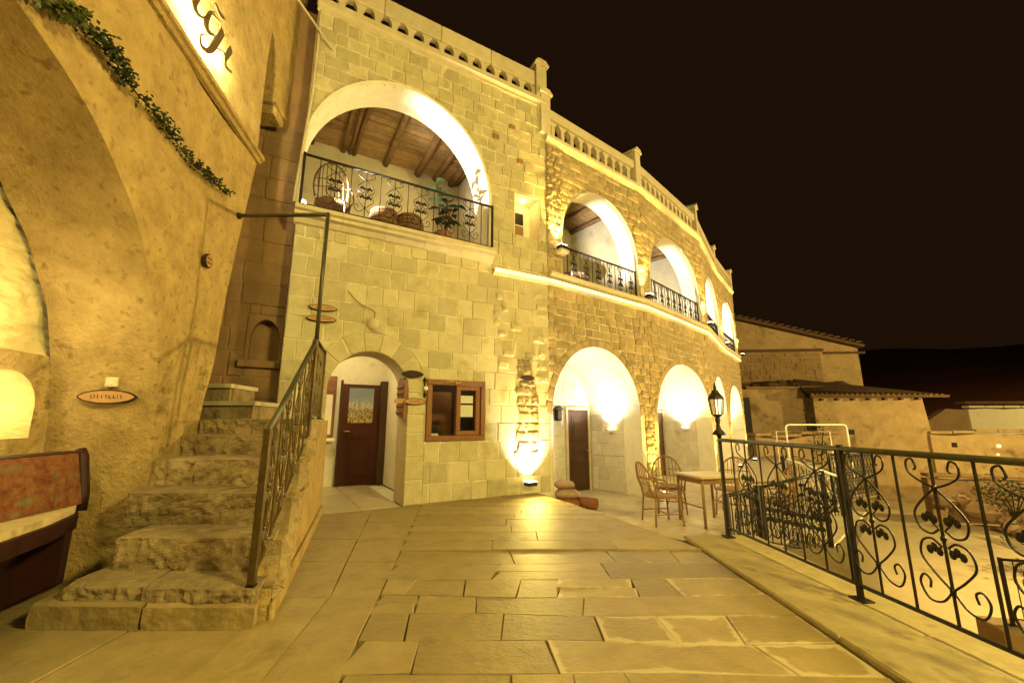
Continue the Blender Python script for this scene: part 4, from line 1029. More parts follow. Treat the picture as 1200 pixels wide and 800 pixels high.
for k, (ya, yb2, za, zb2) in enumerate(((3.02, 3.22, .10, .19), (3.22, 3.55, .12, .42), (3.5, 3.84, .40, .66), (3.80, 4.16, .64, .90), (4.12, 4.46, .88, 1.10), (4.44, 4.85, 1.06, 1.285))):
    pts = outline(yk(ya), yk(yb2) - .01, za, zb2, .018, 3); block(FSW, pts, random.uniform(.02, .04), .03, -.1, .1, .02).build('stone', 'step_stone', sw_)

# ------------------------------------------------------------------ wrought iron
def scroll_mesh(h, w, r=.007, simple=False, matn='iron'):
    mb = MB(); H_ = lambda x, z: (x * w, 0, z * h)
    P = [[(0, .80), (.5, .83), (.95, .88), (1.0, .95), (.75, .97), (.62, .92), (.72, .90)],
         [(0, .80), (.55, .72), (.98, .63), (.85, .54), (.45, .515), (.12, .55)],
         [(.12, .45), (.45, .485), (.85, .46), (.98, .37), (.55, .28), (0, .20)],
         [(0, .20), (.45, .12), (.95, .11), (1.22, .19), (1.05, .25), (.80, .23), (.85, .18)]]
    for sg_ in (-1, 1):
        for pl in P:
            mb.tube([Vector(H_(a.x * sg_, a.y)) for a in cr([(x, z, 0) for x, z in pl], 2 if simple else 4)], r, 4 if simple else 5)
        for zc in (.60, .41):
            for k in range(3):
                a = R(90 + (k - 1) * 75); c = Vector(H_(.42 * sg_, zc)); d = Vector((math.cos(a) * sg_, 0, math.sin(a) * .9)) * .028
                mb.blob(c + d, (.022, .010, .026), 6, 4)
            mb.tube([Vector(H_(.12 * sg_, zc + (-.05 if zc > .5 else .04))), Vector(H_(.42 * sg_, zc))], r * .8, 4)
    for z in (.80, .50, .20): mb.blob(H_(0, z), (.016, .016, .02), 6, 5)
    return mb.mesh('scroll', matn)
def railing(name, label, A, B, zb, zt, pitch, cat='railing', group=None, rail_r=.022, bar_r=.008, posts=(0, 1), post_r=.024, mats=('iron', 'iron'), pattern=2, sw=.10, simple=False, foot=.0, start=None):
    """A,B plan points; zb, zt = (z at A, z at B) of the lower and upper rail"""
    A = Vector((A[0], A[1], 0)); B = Vector((B[0], B[1], 0)); L = (B - A).length; F = Fr((A.x, A.y), ((B - A).x, (B - A).y))
    o = thing(name, F(0, 0, zb[0] - foot), label, cat, group)
    Z = lambda s, t: (zb[0] + (zb[1] - zb[0]) * s / L) * (1 - t) + (zt[0] + (zt[1] - zt[0]) * s / L) * t
    MB().tube([F(0, 0, zt[0]), F(L, 0, zt[1])], rail_r, 8).build('top_rail', mats[1], o, True)
    MB().tube([F(0, 0, zb[0]), F(L, 0, zb[1])], bar_r * 1.5, 6).build('bottom_rail', mats[0], o)
    h = zt[0] - zb[0]; bm_ = MB().tube([(0, 0, 0), (0, 0, h)], bar_r, 5).mesh('bar', mats[0]); sm = scroll_mesh(h, sw, bar_r * .75, simple, mats[0]) if pattern else None
    n_ = max(1, int(round(L / pitch))); p = L / n_
    for i in range(1, n_):
        s = p * i; inst('bar', bm_, o, F(s, 0, Z(s, 0)), F.ang)
        if pattern and i % pattern == (start if start is not None else 0): inst('scroll', sm, o, F(s, 0, Z(s, 0)), F.ang)
    for t in posts:
        s = L * t; z0 = Z(s, 0) - foot
        mb = MB().box(F, s - post_r, s + post_r, -post_r, post_r, z0, Z(s, 1) + .03, .004)
        if foot: mb.box(F, s - .06, s + .06, -.05, .05, z0, z0 + .012, .003)
        mb.build('post', mats[0], o)
    return o, F, L
# front fence on the kerb
fence, FF, LF = railing('iron_fence', 'black wrought iron fence with leaf scrolls along the raised kerb', (2.36, 4.88), (2.56, 1.2), (.13, .13), (1.06, 1.06), .232, 'fence', posts=(0.0, .45, 1.0), post_r=.017, bar_r=.0085, rail_r=.02, sw=.148, foot=.10, mats=('iron', 'iron_green'), start=0)
railing('iron_fence', 'black wrought iron fence running on behind along the kerb', (2.565, 1.1), (2.62, -2.5), (.13, .13), (1.06, 1.06), .232, 'fence', posts=(0.0, 1.0), bar_r=.0085, rail_r=.02, sw=.148, foot=.10, mats=('iron', 'iron_green'))
# lantern on the first post
lan = thing('post_lantern', (2.36, 4.88, 1.10), 'unlit black hexagonal lantern on the fence end post', 'lantern')
m = MB(); m.lathe((2.36, 4.88, 1.09), [(.024, 0), (.026, .02), (.075, .025), (.065, .05), (.03, .09), (.018, .14), (.03, .19), (.022, .22)], 12); m.build('stem', 'iron', lan, True)
MB().lathe((2.36, 4.88, 1.31), [(.02, 0), (.05, .02), (.062, .035)], 6).build('base', 'iron', lan); m = MB(); m.lathe((2.36, 4.88, 1.52), [(.10, 0), (.085, .03), (.05, .07), (.035, .10), (.018, .11), (.02, .13), (.006, .19)], 6); m.build('cap', 'iron', lan)
for k in range(6):
    a = k * math.pi / 3 + .26
    p0 = Vector((2.36 + .062 * math.cos(a), 4.88 + .062 * math.sin(a), 1.345)); p1 = Vector((2.36 + .088 * math.cos(a), 4.88 + .088 * math.sin(a), 1.52))
    MB().tube([p0, p1], .006, 4).build('lantern_bar', 'iron', lan)
m = MB()
for k in range(6):
    a, b = k * math.pi / 3 + .26, (k + 1) * math.pi / 3 + .26
    m.quad(*[Vector((2.36 + r_ * math.cos(t), 4.88 + r_ * math.sin(t), z)) for r_, t, z in ((.060, a, 1.347), (.060, b, 1.347), (.085, b, 1.518), (.085, a, 1.518))])
m.build('glass', 'glass', lan)
# railings round the stair well right of the terrace
railing('stair_railing', 'short dark railing beside the steps down behind the fence', (2.55, 5.25), (3.33, 5.98), (ZT + .1, ZT + .1), (.39, .38), .15, posts=(0, 1), sw=.07, simple=True, foot=.1, post_r=.03)
railing('stair_railing', 'dense scrolled railing behind the fence above the steps down', (3.38, 6.0), (4.35, 6.12), (ZT + .08, -.50), (.38, .56), .12, posts=(0, 1), pattern=1, sw=.06, simple=True, foot=.08, post_r=.025)
railing('stair_railing', 'pale topped railing on the far side of the steps down', (5.0, 8.0), (5.9, 7.9), (-.3, -.75), (.62, .30), .13, posts=(0, 1), pattern=1, sw=.06, simple=True, mats=('iron', 'white_paint'), foot=.08)
railing('stair_railing', 'scrolled railing set at the terrace edge before the street', (6.3, 8.6), (8.0, 9.6), (-.3, -.3), (.62, .62), .15, posts=(0, 1), pattern=1, sw=.07, simple=True, foot=.08)
railing('street_railing', 'low iron railing standing down by the street', (8.2, 7.6), (10.2, 7.0), (-1.9, -1.9), (-1.0, -1.0), .16, posts=(0, 1), pattern=2, sw=.08, simple=True, foot=.1)
MB().box(Fr((8.2, 7.6), (2, -.6)), -.3, 6, -.35, .3, ZS, -2.01, .02).build('low_wall', 'house_wall_dark'); tag(bpy.data.objects['low_wall'], 'low stone wall carrying the iron railing down by the street', 'wall')
# stair railing and the landing panel
railing('stair_handrail', 'olive painted iron handrail with scrolls climbing the stone stairs', (-1.70, 2.98), (-2.02, 4.22), (.22, 1.12), (1.18, 2.06), .16, posts=(0, 1), pattern=2, sw=.085, bar_r=.008, rail_r=.024, mats=('iron_bronze', 'iron_green'), start=1, foot=.0)
m = MB().box(Fr((-1.70, 2.98), (1, 0)), -.026, .026, -.026, .026, 0.0, .22, .004).box(Fr((-1.70, 2.98), (1, 0)), -.055, .055, -.05, .05, 0.0, .014, .003); mo = m.build('newel_foot', 'iron', [o for o in bpy.data.objects if o.name.startswith('stair_handrail')][0])
railing('landing_railing', 'scrolled iron railing panel on the landing wall beside the entrance', (-2.05, 4.30), (-2.36, 5.2), (1.33, 1.33), (2.10, 2.12), .15, posts=(0, 1), pattern=2, sw=.08, mats=('iron_bronze', 'iron'), foot=.04)
pipe = thing('pipe_frame', (-2.03, 4.26, 2.0), 'olive square pipe rising from the handrail and crossing to the wall', 'pipe')
MB().tube([(-2.03, 4.26, 2.05), (-2.03, 4.26, 3.52)], .022, 8).build('upright', 'iron_green', pipe, True)
MB().tube([(-2.03, 4.26, 3.50), FL(-.06, -.02, 3.74)], .024, 8).build('crossbar', 'iron_green', pipe, True)
MB().blob(FL(-.06, .0, 3.74), (.04, .04, .04), 8, 6).build('wall_flange', 'iron', pipe, True)
# balcony railings
railing('balcony_railing', 'long black scrolled railing across the wide balcony arch', tuple(F0(-1.80, .13, 0))[:2], tuple(F0(1.42, .13, 0))[:2], (4.47, 4.47), (5.28, 5.28), .232, posts=(0, 1), pattern=2, sw=.13, post_r=.02)
for i, nm in ((0, 'first'), (1, 'second'), (2, 'third'), (3, 'last')):
    F, L = FB[i]; c, a = UPA[i][0], UPA[i][1]
    railing('balcony_railing', 'black scrolled railing in the %s upper arch of the wing beyond the house' % nm, tuple(F(c - a + .02, -.06, 0))[:2], tuple(F(c + a - .02, -.06, 0))[:2], (FZ + .06, FZ + .06), (FZ + .88, FZ + .88), .2, posts=(0, 1), pattern=2 if i < 2 else 2, sw=.09, simple=i > 0, post_r=.018, bar_r=.010)

# ------------------------------------------------------------------ things on the house wall
plaque(F0, -1.35, .03, 2.93, .40, .10, 'upper of two oval wooden plaques beside the pipe above the landing', 1)
plaque(F0, -1.36, .03, 2.76, .42, .10, 'lower of two oval wooden plaques beside the pipe above the landing', 1)
plaque(F0, .05, .03, 2.02, .36, .12, 'bark edged oval plaque above the hanging string beside the reception window', 1, face='bark')
plaque(F0, .10, .03, 1.585, .36, .11, 'pale oval plaque on a wooden bar left of the reception window', 1)
plaque(F0, 2.22, .06, 2.07, .30, .11, 'dark oval plaque on the rock faced rib above the flood lamp', 1, face='bark')
st = thing('hanging_string', F0(.27, .03, 2.0), 'string of shells hanging between two oval plaques by the window', 'ornament')
MB().tube([F0(.26, .03, 1.98), F0(.27, .035, 1.8), F0(.265, .03, 1.64)], .012, 6).build('cord', 'bark', st); MB().blob(F0(.275, .05, 1.80), (.04, .03, .04), 8, 6).build('shell', 'paper', st, True); MB().blob(F0(.262, .045, 1.93), (.03, .025, .035), 8, 6).build('shell', 'bark', st, True); MB().blob(F0(.268, .045, 1.70), (.028, .025, .04), 8, 6).build('shell', 'bark', st, True)
MB().box(F0, -.22, .28, .03, .045, 1.55, 1.62, .004).build('wooden_bar', 'wood_pale'); tag(bpy.data.objects['wooden_bar'], 'pale wooden bar behind the oval plaque by the entrance arch', 'bar')
kr = thing('scalloped_board', F0(-.12, -.1, 1.4), 'scalloped brown wooden board hung on the entrance arch jamb', 'board')
FJm = Fr((F0(-.004, -.40, 0).x, F0(-.004, -.40, 0).y), (F0.N.x, F0.N.y))
pts = [(0, 1.38), (.42, 1.30), (.42, 1.92)] + [(.42 - .06 * k, 1.94 + (.03 if k % 2 else 0)) for k in range(1, 7)] + [(0, 1.90)]
MB().prism(FJm, pts, .005, .06).build('board', 'wood_frame', kr)
for k in range(5): MB().box(FJm, .04, .40, .061, .085, 1.40 + .1 * k, 1.44 + .1 * k, .006).build('rack_lath', 'wood_frame', kr)
knob = MB(); knob.blob(F0(-.62, .04, 2.78), (.10, .05, .10), 12, 8); knob.build('round_boss', 'dress'); tag(bpy.data.objects['round_boss'], 'round stone boss set in the wall over the entrance arch', 'boss')
bpy.data.objects['round_boss'].data.polygons.foreach_set('use_smooth', [True] * len(bpy.data.objects['round_boss'].data.polygons))
cable = MB().tube(cr([F0(-1.02, .04, 3.25), F0(-.85, .045, 3.08), F0(-.62, .045, 2.98), F0(-.60, .04, 2.88)], 6), .006, 5).build('cable', 'bark'); tag(cable, 'thin dark cable hanging down the wall above the entrance arch', 'cable')
cable = MB().tube([F0(-1.78, .06, 8.0), F0(-1.78, .06, 6.5), F0(-1.86, .06, 5.0), F0(-1.88, .06, 4.5)], .02, 6).build('drain_pipe', 'dress'); tag(cable, 'thin plaster coloured drain pipe left of the balcony arch', 'pipe')
pl_ = MB().tube([FL(.6, .02, 7.9), F0(-1.55, .05, 7.35)], .018, 6).build('overhead_cable', 'dress'); tag(pl_, 'pale cable slanting from the upper rock wall to the house', 'cable')

# balcony furniture
def wicker(o, name, c, rad, n=None):
    return MB().blob(c, rad, 14, 10).build(name, 'wicker_dark', o, True)
def basket(s, z, lab):
    o = thing('wicker_basket', F0(s, -.20, 4.43), lab, 'basket')
    m = MB(); c = F0(s, -.20, 4.43)
    m.lathe(c, [(.12, 0), (.20, .05), (.245, .17), (.235, .30), (.20, .40), (.18, .41), (.20, .34), (.2, .1)], 18); m.build('body', 'wicker_dark', o, True)
    for k in range(6):
        rr = [.15, .22, .248, .247, .236, .215][k]; zz = [.02, .08, .15, .22, .29, .37][k]
        MB().tube([c + Vector((rr * math.cos(2 * math.pi * t / 20), rr * math.sin(2 * math.pi * t / 20), zz)) for t in range(21)], .012, 5, False).build('weave_ring', 'rattan', o)
basket(-.50, 4.6, 'wicker basket beside its twin on the wide balcony, nearer the cane chair'); basket(-.06, 4.6, 'wicker basket beside its twin on the wide balcony, nearer the green plant')
def cane_chair(loc, rz, label, group=None, matn='rattan', cushion=None):
    o = thing('cane_chair', loc, label, 'chair', group)
    b = Matrix.Translation(Vector(loc)) 
    T = lambda x, y, z: Vector(loc) + Vector((x, y, z))
    SH = .43
    # front is -y
    for sx_, sy_ in ((-1, -1), (1, -1), (-1, 1), (1, 1)):
        MB().tube([T(.25 * sx_, .24 * sy_, 0), T(.22 * sx_, .21 * sy_, SH)], .016, 7).build('leg', matn, o, True)
    mb = MB(); mb.lathe(T(0, 0, SH - .02), [(.22, 0), (.27, .01), (.28, .03), (.26, .05), (.1, .045)], 20); mb.build('seat', 'rattan' if matn == 'rattan' else matn, o, True)
    arc_ = lambda r_, z0, h, tilt: [T(r_ * math.cos(t), .20 + tilt * math.sin(t) + .03, z0 + h * math.sin(t)) for t in [math.pi * i / 16 for i in range(17)]]
    MB().tube([T(.25, .20, SH)] + arc_(.27, .62, .36, .14) + [T(-.25, .20, SH)], .016, 7).build('back_frame', matn, o, True)
    for k in range(7):
        x = -.19 + .063 * k; zt_ = .62 + .35 * math.sqrt(max(0, 1 - (x / .27) ** 2)); MB().tube([T(x, .21, SH), T(x * 1.02, .22 + .1, (zt_ + SH) / 2 + .05), T(x, .22 + .12, zt_)], .008, 5).build('back_cane', matn, o)
    for z in (.62, .74): MB().tube([T(-.26, .24 + (z - .6) * .3, z), T(0, .27 + (z - .6) * .3, z), T(.26, .24 + (z - .6) * .3, z)], .008, 5).build('back_cane', matn, o)
    for s_ in (-1, 1):
        MB().tube(cr([T(.27 * s_, .24, .70), T(.31 * s_, .05, .66), T(.30 * s_, -.20, .64), T(.25 * s_, -.25, .58), T(.235 * s_, -.22, SH)], 5), .015, 7).build('arm', matn, o, True)
        MB().tube([T(.24 * s_, -.235, .18), T(.24 * s_, .235, .18)], .010, 6).build('stretcher', matn, o)
        MB().tube(cr([T(.245 * s_, -.22, .22), T(.12 * s_, -.23, .36), T(0, -.24, .40)], 4), .008, 5).build('brace', matn, o)
    MB().tube([T(-.24, 0, .18), T(.24, 0, .18)], .010, 6).build('stretcher', matn, o)
    if cushion: MB().blob(T(0, .17, .66), (.21, .06, .22), 12, 8).build('cushion', cushion, o, True)
    o.rotation_euler.z = rz
    return o
cane_chair(tuple(F0(-1.30, -.50, 4.43)), F0.ang + R(165), 'cane chair on the wide balcony behind the left end of the railing', matn='wicker_dark')
# low settee against the back of the balcony
so = thing('settee', F0(-.5, -2.4, 4.42), 'low settee with curved back along the rear of the wide balcony', 'settee')
m = MB(); pts = [(-1.5, 4.43), (.6, 4.43), (.6, 5.05)] + [(.6 - .14 * k, 5.08 + .10 * math.sin(k * .9)) for k in range(15)] + [(-1.5, 5.0)]
m.prism(F0, pts, -2.72, -2.60); m.build('back', 'wood_pale', so); MB().box(F0, -1.5, .6, -2.59, -2.1, 4.43, 4.80, .03).build('seat', 'cream_cloth', so)
# rubber plant
pt = thing('potted_plant', F0(.60, -.26, 4.43), 'tall broad leaved potted plant standing in the wide balcony arch', 'plant')
c = F0(.60, -.26, 4.43)
MB().lathe(c, [(.11, 0), (.15, .22), (.17, .24), (.17, .28), (.14, .28), (.135, .24)], 16).build('pot', 'pot', pt, True); MB().lathe(c, [(.12, .235), (.01, .245)], 12).build('soil', 'soil', pt)
def bigleaf(base, d, L, w, droop):
    d = d.normalized(); sd = d.cross(Vector((0, 0, 1))).normalized(); mb = MB(); rows_ = []
    for i in range(7):
        t = i / 6; p = base + d * L * t - Vector((0, 0, droop * t * t)); ww = w * math.sin(math.pi * min(1, t * .96 + .04)) ** .8
        mb.v += [p - sd * ww + Vector((0, 0, ww * .25)), p, p + sd * ww + Vector((0, 0, ww * .25))]
    for i in range(6):
        for k in range(2): mb.f.append([i * 3 + k, i * 3 + k + 1, i * 3 + 4 + k, i * 3 + 3 + k]); mb.mi.append(0)
    return mb
for st_, (dx, hh) in enumerate(((-.10, 1.0), (.05, .85), (.14, .65))):
    tip = c + F0.D * dx * 1.6 + Vector((0, 0, .25 + hh)); pp = cr([c + Vector((0, 0, .22)), c + F0.D * dx + Vector((0, 0, .3 + hh * .45)), tip], 6)
    MB().tube(pp, .011, 6).build('stem', 'bark', pt, True)
    for k in range(12 - 2 * st_):
        t = .25 + .75 * k / (11 - 2 * st_); p = pp[min(int(t * (len(pp) - 1)), len(pp) - 1)]; a = k * 2.4 + st_
        bigleaf(p, F0.D * math.cos(a) + F0.N * math.sin(a) * .8 + Vector((0, 0, random.uniform(.0, .7))), random.uniform(.20, .30), random.uniform(.05, .075), random.uniform(.05, .14)).build('leaf', 'leaf', pt, True)
# chair and round table in the first upper arch of the wing
F1, L1 = FB[0]
cane_chair(tuple(F1(.95, -1.25, FZ + .002)), F1.ang + R(200), 'cane chair behind the railing of the first upper arch of the wing', matn='wicker_dark')
t_ = thing('round_table', F1(1.75, -.95, FZ), 'round dark wicker table behind the railing of the first upper arch', 'table')
cc = F1(1.75, -.95, FZ + .002); MB().lathe(cc, [(.40, .66), (.42, .68), (.42, .70), (.40, .72)], 24).build('top', 'wicker_dark', t_, True); MB().lathe(cc, [(.2, 0), (.19, .03), (.04, .06), (.035, .6), (.12, .659)], 14).build('pedestal', 'wicker_dark', t_, True)

# terrace table and chairs
tb = thing('terrace_table', (3.25, 7.35, ZT), 'square pale topped cane table with four chairs on the terrace', 'table', rz=0)
TX, TY = 3.30, 7.40
FT = Fr((TX, TY), (.97, .24))
MB().box(FT, -.38, .38, -.36, .36, ZT + .74, ZT + .785, .01).build('top', 'tabletop', tb)
MB().box(FT, -.34, .34, -.32, .32, ZT + .66, ZT + .738, .006).build('apron', 'rattan', tb)
for a in (-1, 1):
    for b in (-1, 1): MB().tube([FT(.34 * a, .32 * b, ZT), FT(.335 * a, .315 * b, ZT + .735)], .024, 8).build('leg', 'rattan', tb, True)
for a in (-1, 1): MB().tube([FT(.34 * a, -.32, ZT + .3), FT(.34 * a, .32, ZT + .3)], .012, 6).build('stretcher', 'rattan', tb)
G = None
cane_chair((2.50, 7.38, ZT), R(-90 + 8 + 180), 'cane armchair at the terrace table on the side toward the paved apron')
cane_chair((2.98, 8.30, ZT), R(-12), 'cane armchair at the terrace table with its back to the lit arches', )
cane_chair((4.05, 8.05, ZT), R(-40), 'cane armchair at the terrace table standing at the corner past the lantern post')
cane_chair((4.10, 6.95, ZT), R(-90 - 10), 'cane armchair with yellow cushion at the terrace table behind the fence', cushion='cream_cloth')
# rolled rugs and cushions by the first lower arch
for nm, mt, c, rd, lb in (('floor_cushion', 'cushion_fabric', (1.05, 8.75, ZT + .42), (.22, .16, .09), 'topmost pinkish cushion of the pile by the first lit arch'),
                          ('floor_cushion', 'cushion_fabric', (1.10, 8.72, ZT + .25), (.27, .20, .10), 'middle pale cushion of the pile by the first lit arch'),
                          ('floor_cushion', 'rug_fabric', (1.10, 8.72, ZT + .10), (.32, .24, .10), 'lowest dark cushion of the pile by the first lit arch')):
    m = MB(); m.blob(c, rd, 24, 14, rough=.06, seed=c[2]); C_ = Vector(c)
    for i_, p in enumerate(m.v):
        d = p - C_; u_, v_ = d.x / rd[0], d.y / rd[1]; q = max(abs(u_), abs(v_), 1e-4); r_ = math.hypot(u_, v_); k_ = 1 + (r_ / q - 1) * .75
        m.v[i_] = C_ + Vector((d.x * k_ * .92, d.y * k_ * .92, d.z + .012 * noise.noise(d * 9)))
    o = m.build(nm, mt, None, True); tag(o, lb, 'cushion')
m = MB().tube([(1.32, 8.62, ZT + .11), (1.45, 8.55, ZT + .11), (1.62, 8.44, ZT + .11)], [.10, .11, .10], 12); tag(m.build('rolled_rug', 'rug_fabric', None, True), 'brown rolled rug lying beside the cushion pile at the first arch', 'rug')
# small lantern fixture beside the first arch door
F1, L1 = FB[0]
wl_ = thing('wall_lantern', F1(1.64, -1.5, 1.3), 'dark unlit lantern on the wall left of the first arch door', 'lantern')
MB().box(F1, 1.56, 1.72, -1.53, -1.40, 1.30, 1.56, .02).build('body', 'iron', wl_); MB().prism(F1, [(1.53, 1.562), (1.75, 1.562), (1.64, 1.66)], -1.54, -1.38).build('cap', 'iron', wl_)

# ------------------------------------------------------------------ lamps that are lit
def flood(F, s, n, z, power, label, up=2.2, col=AMBER, lean=.10, ang=75, group=None, size=(.10, .07, .09)):
    o = thing('flood_lamp', F(s, n, z), label, 'lamp', group)
    w, d, h = size
    m = MB(); m.box(F, s - w, s + w, n - d, n + d, z, z + h, .01); m.build('housing', 'iron', o)
    MB().box(F, s - w * .85, s + w * .85, n - d * .8, n + d * .8, z + h + .001, z + h + .012).build('lens', 'lamp_lens', o)
    light('SPOT', 'flood_light', F(s, n, z + h + .03), power, col, .03, F(s, n - lean * up, z + h + up), R(ang), .6, parent=o)
    return o
# boxy flood lamp on the end of the house
bx = thing('flood_box', F0(2.22, .1, .3), 'small box flood lamp low on the rock faced house end', 'lamp')
MB().box(F0, 2.13, 2.33, .06, .22, .16, .23, .015).build('housing', 'iron', bx); MB().box(F0, 2.14, 2.32, .07, .21, .231, .24, .003).build('lens', 'lamp_lens', bx)
light('SPOT', 'flood_light', F0(2.23, .24, .31), 420, WHITE, .06, F0(2.23, .03, .72), R(100), .9, parent=bx)
light('SPOT', 'flood_light', F0(2.23, .34, .31), 700, AMBER, .06, F0(2.18, .03, 2.6), R(62), .9, parent=bx)
light('SPOT', 'flood_light', F0(2.23, .30, .45), 120, (1, .75, .16), .08, F0(2.1, 2.0, -.1), R(150), .9, parent=bx)
LL = []
flood(F1, .24, .20, 4.75, 900, 'small flood lamp shining up the rock faced pier at the first upper arch', ang=70)
MB().box(F1, .12, .36, .0, .30, 4.66, 4.745, .02).build('lamp_bracket', 'dress', wing)
for i, nm in ((0, 'first'), (1, 'second'), (2, 'third'), (3, 'last')):
    F, L = FB[i]
    flood(F, L - .10, .26, ZT, 1100, 'ground flood lamp lighting the pier right of the %s lower arch' % nm, up=2.4, lean=.10, ang=45)
    flood(F, L - .12, .22, 4.265, 800, 'ledge flood lamp lighting the pier right of the %s upper arch' % nm, ang=65)
    # wall light inside each vaulted bay, throwing light up into the vault
    lo = Arch(*LOWA[i], ZT); up = Arch(*UPA[i], FZ)
    o = thing('vault_light', F(lo.s1 - .05, -.8, 1.1), 'small bright uplighter on the side wall inside the %s lower arch' % nm, 'lamp')
    MB().box(F, lo.s1 - .10, lo.s1 - .012, -.9, -.72, 1.02, 1.10, .01).build('housing', 'white_paint', o); MB().box(F, lo.s1 - .095, lo.s1 - .02, -.89, -.73, 1.101, 1.112).build('lens', 'lamp_lens', o)
    light('SPOT', 'vault_glow', F(lo.s1 - .12, -.8, 1.15), 190, WHITE, .05, F(lo.s1 - .75, -.8, 2.6), R(150), .7, parent=o)
    light('POINT', 'vault_fill', F(lo.c - .1, -.75, 2.15), 22, WHITE, .12, parent=o)
    o = thing('loggia_light', F(up.s0 + .2, -.3, FZ + .05), 'small floor uplighter whitening the %s upper arch from its sill' % nm, 'lamp')
    MB().box(F, up.s0 + .06, up.s0 + .22, -.15, -.02, FZ + .003, FZ + .07, .01).build('housing', 'iron', o); MB().box(F, up.s0 + .07, up.s0 + .21, -.14, -.03, FZ + .071, FZ + .08).build('lens', 'lamp_lens', o)
    light('SPOT', 'loggia_glow', F(up.s0 + .16, -.07, FZ + .14), 1600, WHITE, .04, F(up.s1 - .1, -.27, 6.0), R(58), .7, parent=o)
    light('POINT', 'loggia_fill', F(up.c, -1.4, 5.4), 5, WARM2, .1, parent=o)
# balcony arch: uplighter at the left foot, wall light at the left
o = thing('balcony_light', F0(-1.6, -.3, 4.43), 'floor uplighter at the left foot of the wide balcony arch', 'lamp')
MB().box(F0, -1.56, -1.40, -.10, .02, 4.43, 4.50, .01).build('housing', 'iron', o); MB().box(F0, -1.55, -1.41, -.09, .01, 4.501, 4.51).build('lens', 'lamp_lens', o)
light('SPOT', 'balcony_glow', F0(-1.48, -.05, 4.58), 1800, WHITE, .05, F0(1.3, -.32, 6.6), R(64), .8, parent=o)
o = thing('balcony_wall_light', F0(-1.9, -.95, 5.0), 'bright wall light on the left side of the wide balcony', 'lamp')
MB().blob(F0(-1.73, -.95, 5.0), (.05, .05, .07), 10, 8).build('globe', 'bulb', o, True); MB().box(F0, -1.808, -1.78, -1.0, -.9, 4.95, 5.05, .005).build('plate', 'iron', o)
light('POINT', 'balcony_bulb', F0(-1.64, -.95, 5.0), 40, WARM2, .06, parent=o)
light('POINT', 'balcony_room_bulb', F0(.2, -1.5, 6.1), 32, WARM2, .12, parent=o)
# hall bulb
o = thing('hall_lamp', F0(-.9, -1.5, 2.8), 'hanging bulb lighting the entrance hall', 'lamp')
MB().tube([F0(-.9, -1.5, 2.9), F0(-.9, -1.5, 2.72)], .006, 5).build('flex', 'iron', o); MB().blob(F0(-.9, -1.5, 2.66), (.05, .05, .06), 10, 8).build('bulb', 'bulb', o, True)
light('POINT', 'hall_bulb', F0(-.9, -1.5, 2.56), 50, WARM2, .06, parent=o)
o = thing('recess_lamp', F0(2.5, -.1, 5.7), 'tiny bulb in the small square wall recess', 'lamp')
MB().blob(F0(2.30, -.2, 5.79), (.025, .025, .03), 8, 6).build('bulb', 'bulb', o, True); light('POINT', 'recess_bulb', F0(2.28, -.16, 5.70), 4.5, AMBER, .03, parent=o)
o = thing('desk_lamp', F0(1.2, -.8, 1.6), 'dim lamp inside the reception room', 'lamp'); MB().blob(F0(1.5, -.8, 2.3), (.05, .05, .05), 8, 6).build('bulb', 'bulb', o, True); light('POINT', 'desk_bulb', F0(1.4, -.8, 2.15), 14, WARM2, .06, parent=o)
# alcove niche lamp
o = thing('niche_lamp', FL(-1.45, -1.0, 1.16), 'oval uplighter glowing inside the small alcove niche', 'lamp')
MB().lathe(FL(-1.49, -.96, 1.165), [(.07, 0), (.085, .03), (.08, .04)], 14).build('dish', 'brass', o, True); MB().lathe(FL(-1.49, -.96, 1.17), [(.06, .034), (.01, .038)], 12).build('lens', 'bulb', o)
light('POINT', 'niche_bulb', FL(-1.49, -.97, 1.34), 8, (1, .82, .36), .05, parent=o)
o = thing('alcove_light', FL(-2.6, -.8, 1.9), 'uplighter on the alcove sill washing the rough rock', 'lamp')
MB().box(FL, -2.35, -2.15, -.75, -.62, 1.80, 1.86, .01).build('housing', 'iron', o)
light('POINT', 'alcove_bulb', FL(-1.85, -.45, 2.0), 20, (1, .80, .34), .08, parent=o)
# added lamp posts, all out of view: assumed key, fill, house and lane lights
def added_lamp_post(loc, h, power, label, col=WARM, rad=.22):
    o = thing('added_post_lamp', loc, label, 'lamp'); x, y, z = loc
    MB().lathe(loc, [(.12, 0), (.11, .25), (.05, .35), (.045, h - .3), (.03, h - .1)], 12).build('post', 'iron', o, True)
    MB().lathe((x, y, z + h), [(.28, -.02), (.26, .03), (.08, .12), (.02, .2)], 14).build('cap', 'iron', o, True)
    MB().blob((x, y, z + h - .16), (.16, .16, .13), 12, 8).build('globe', 'bulb', o, True)
    light('POINT', 'added_post_bulb', (x, y, z + h - .42), power, col, rad, parent=o)
added_lamp_post((4.6, -.3, ZS), 8.4, 3350, 'assumed unseen tall street lamp standing in the lane beside the kerb fence', (1, .78, .21), .5)  # assumed key light, out of view; placed to light the front and shade the recess
added_lamp_post((-.7, -3.9, 0), 6.6, 1100, 'added fill lamp post on the paved walkway behind the viewpoint', (1, .78, .21), .4)  # added unseen fill: lifts the recess and softens the shadows
added_lamp_post((27, 17, ZS), 7.0, 6000, 'added unseen street lamp down the lane lighting the old houses', (1, .72, .22))  # unseen source added to light the background houses
added_lamp_post((15.5, 7.0, ZS), 6.0, 11000, 'added unseen street lamp at the bend of the lane below the fence', (1, .72, .25))  # added beyond the frame edge to brighten the lane

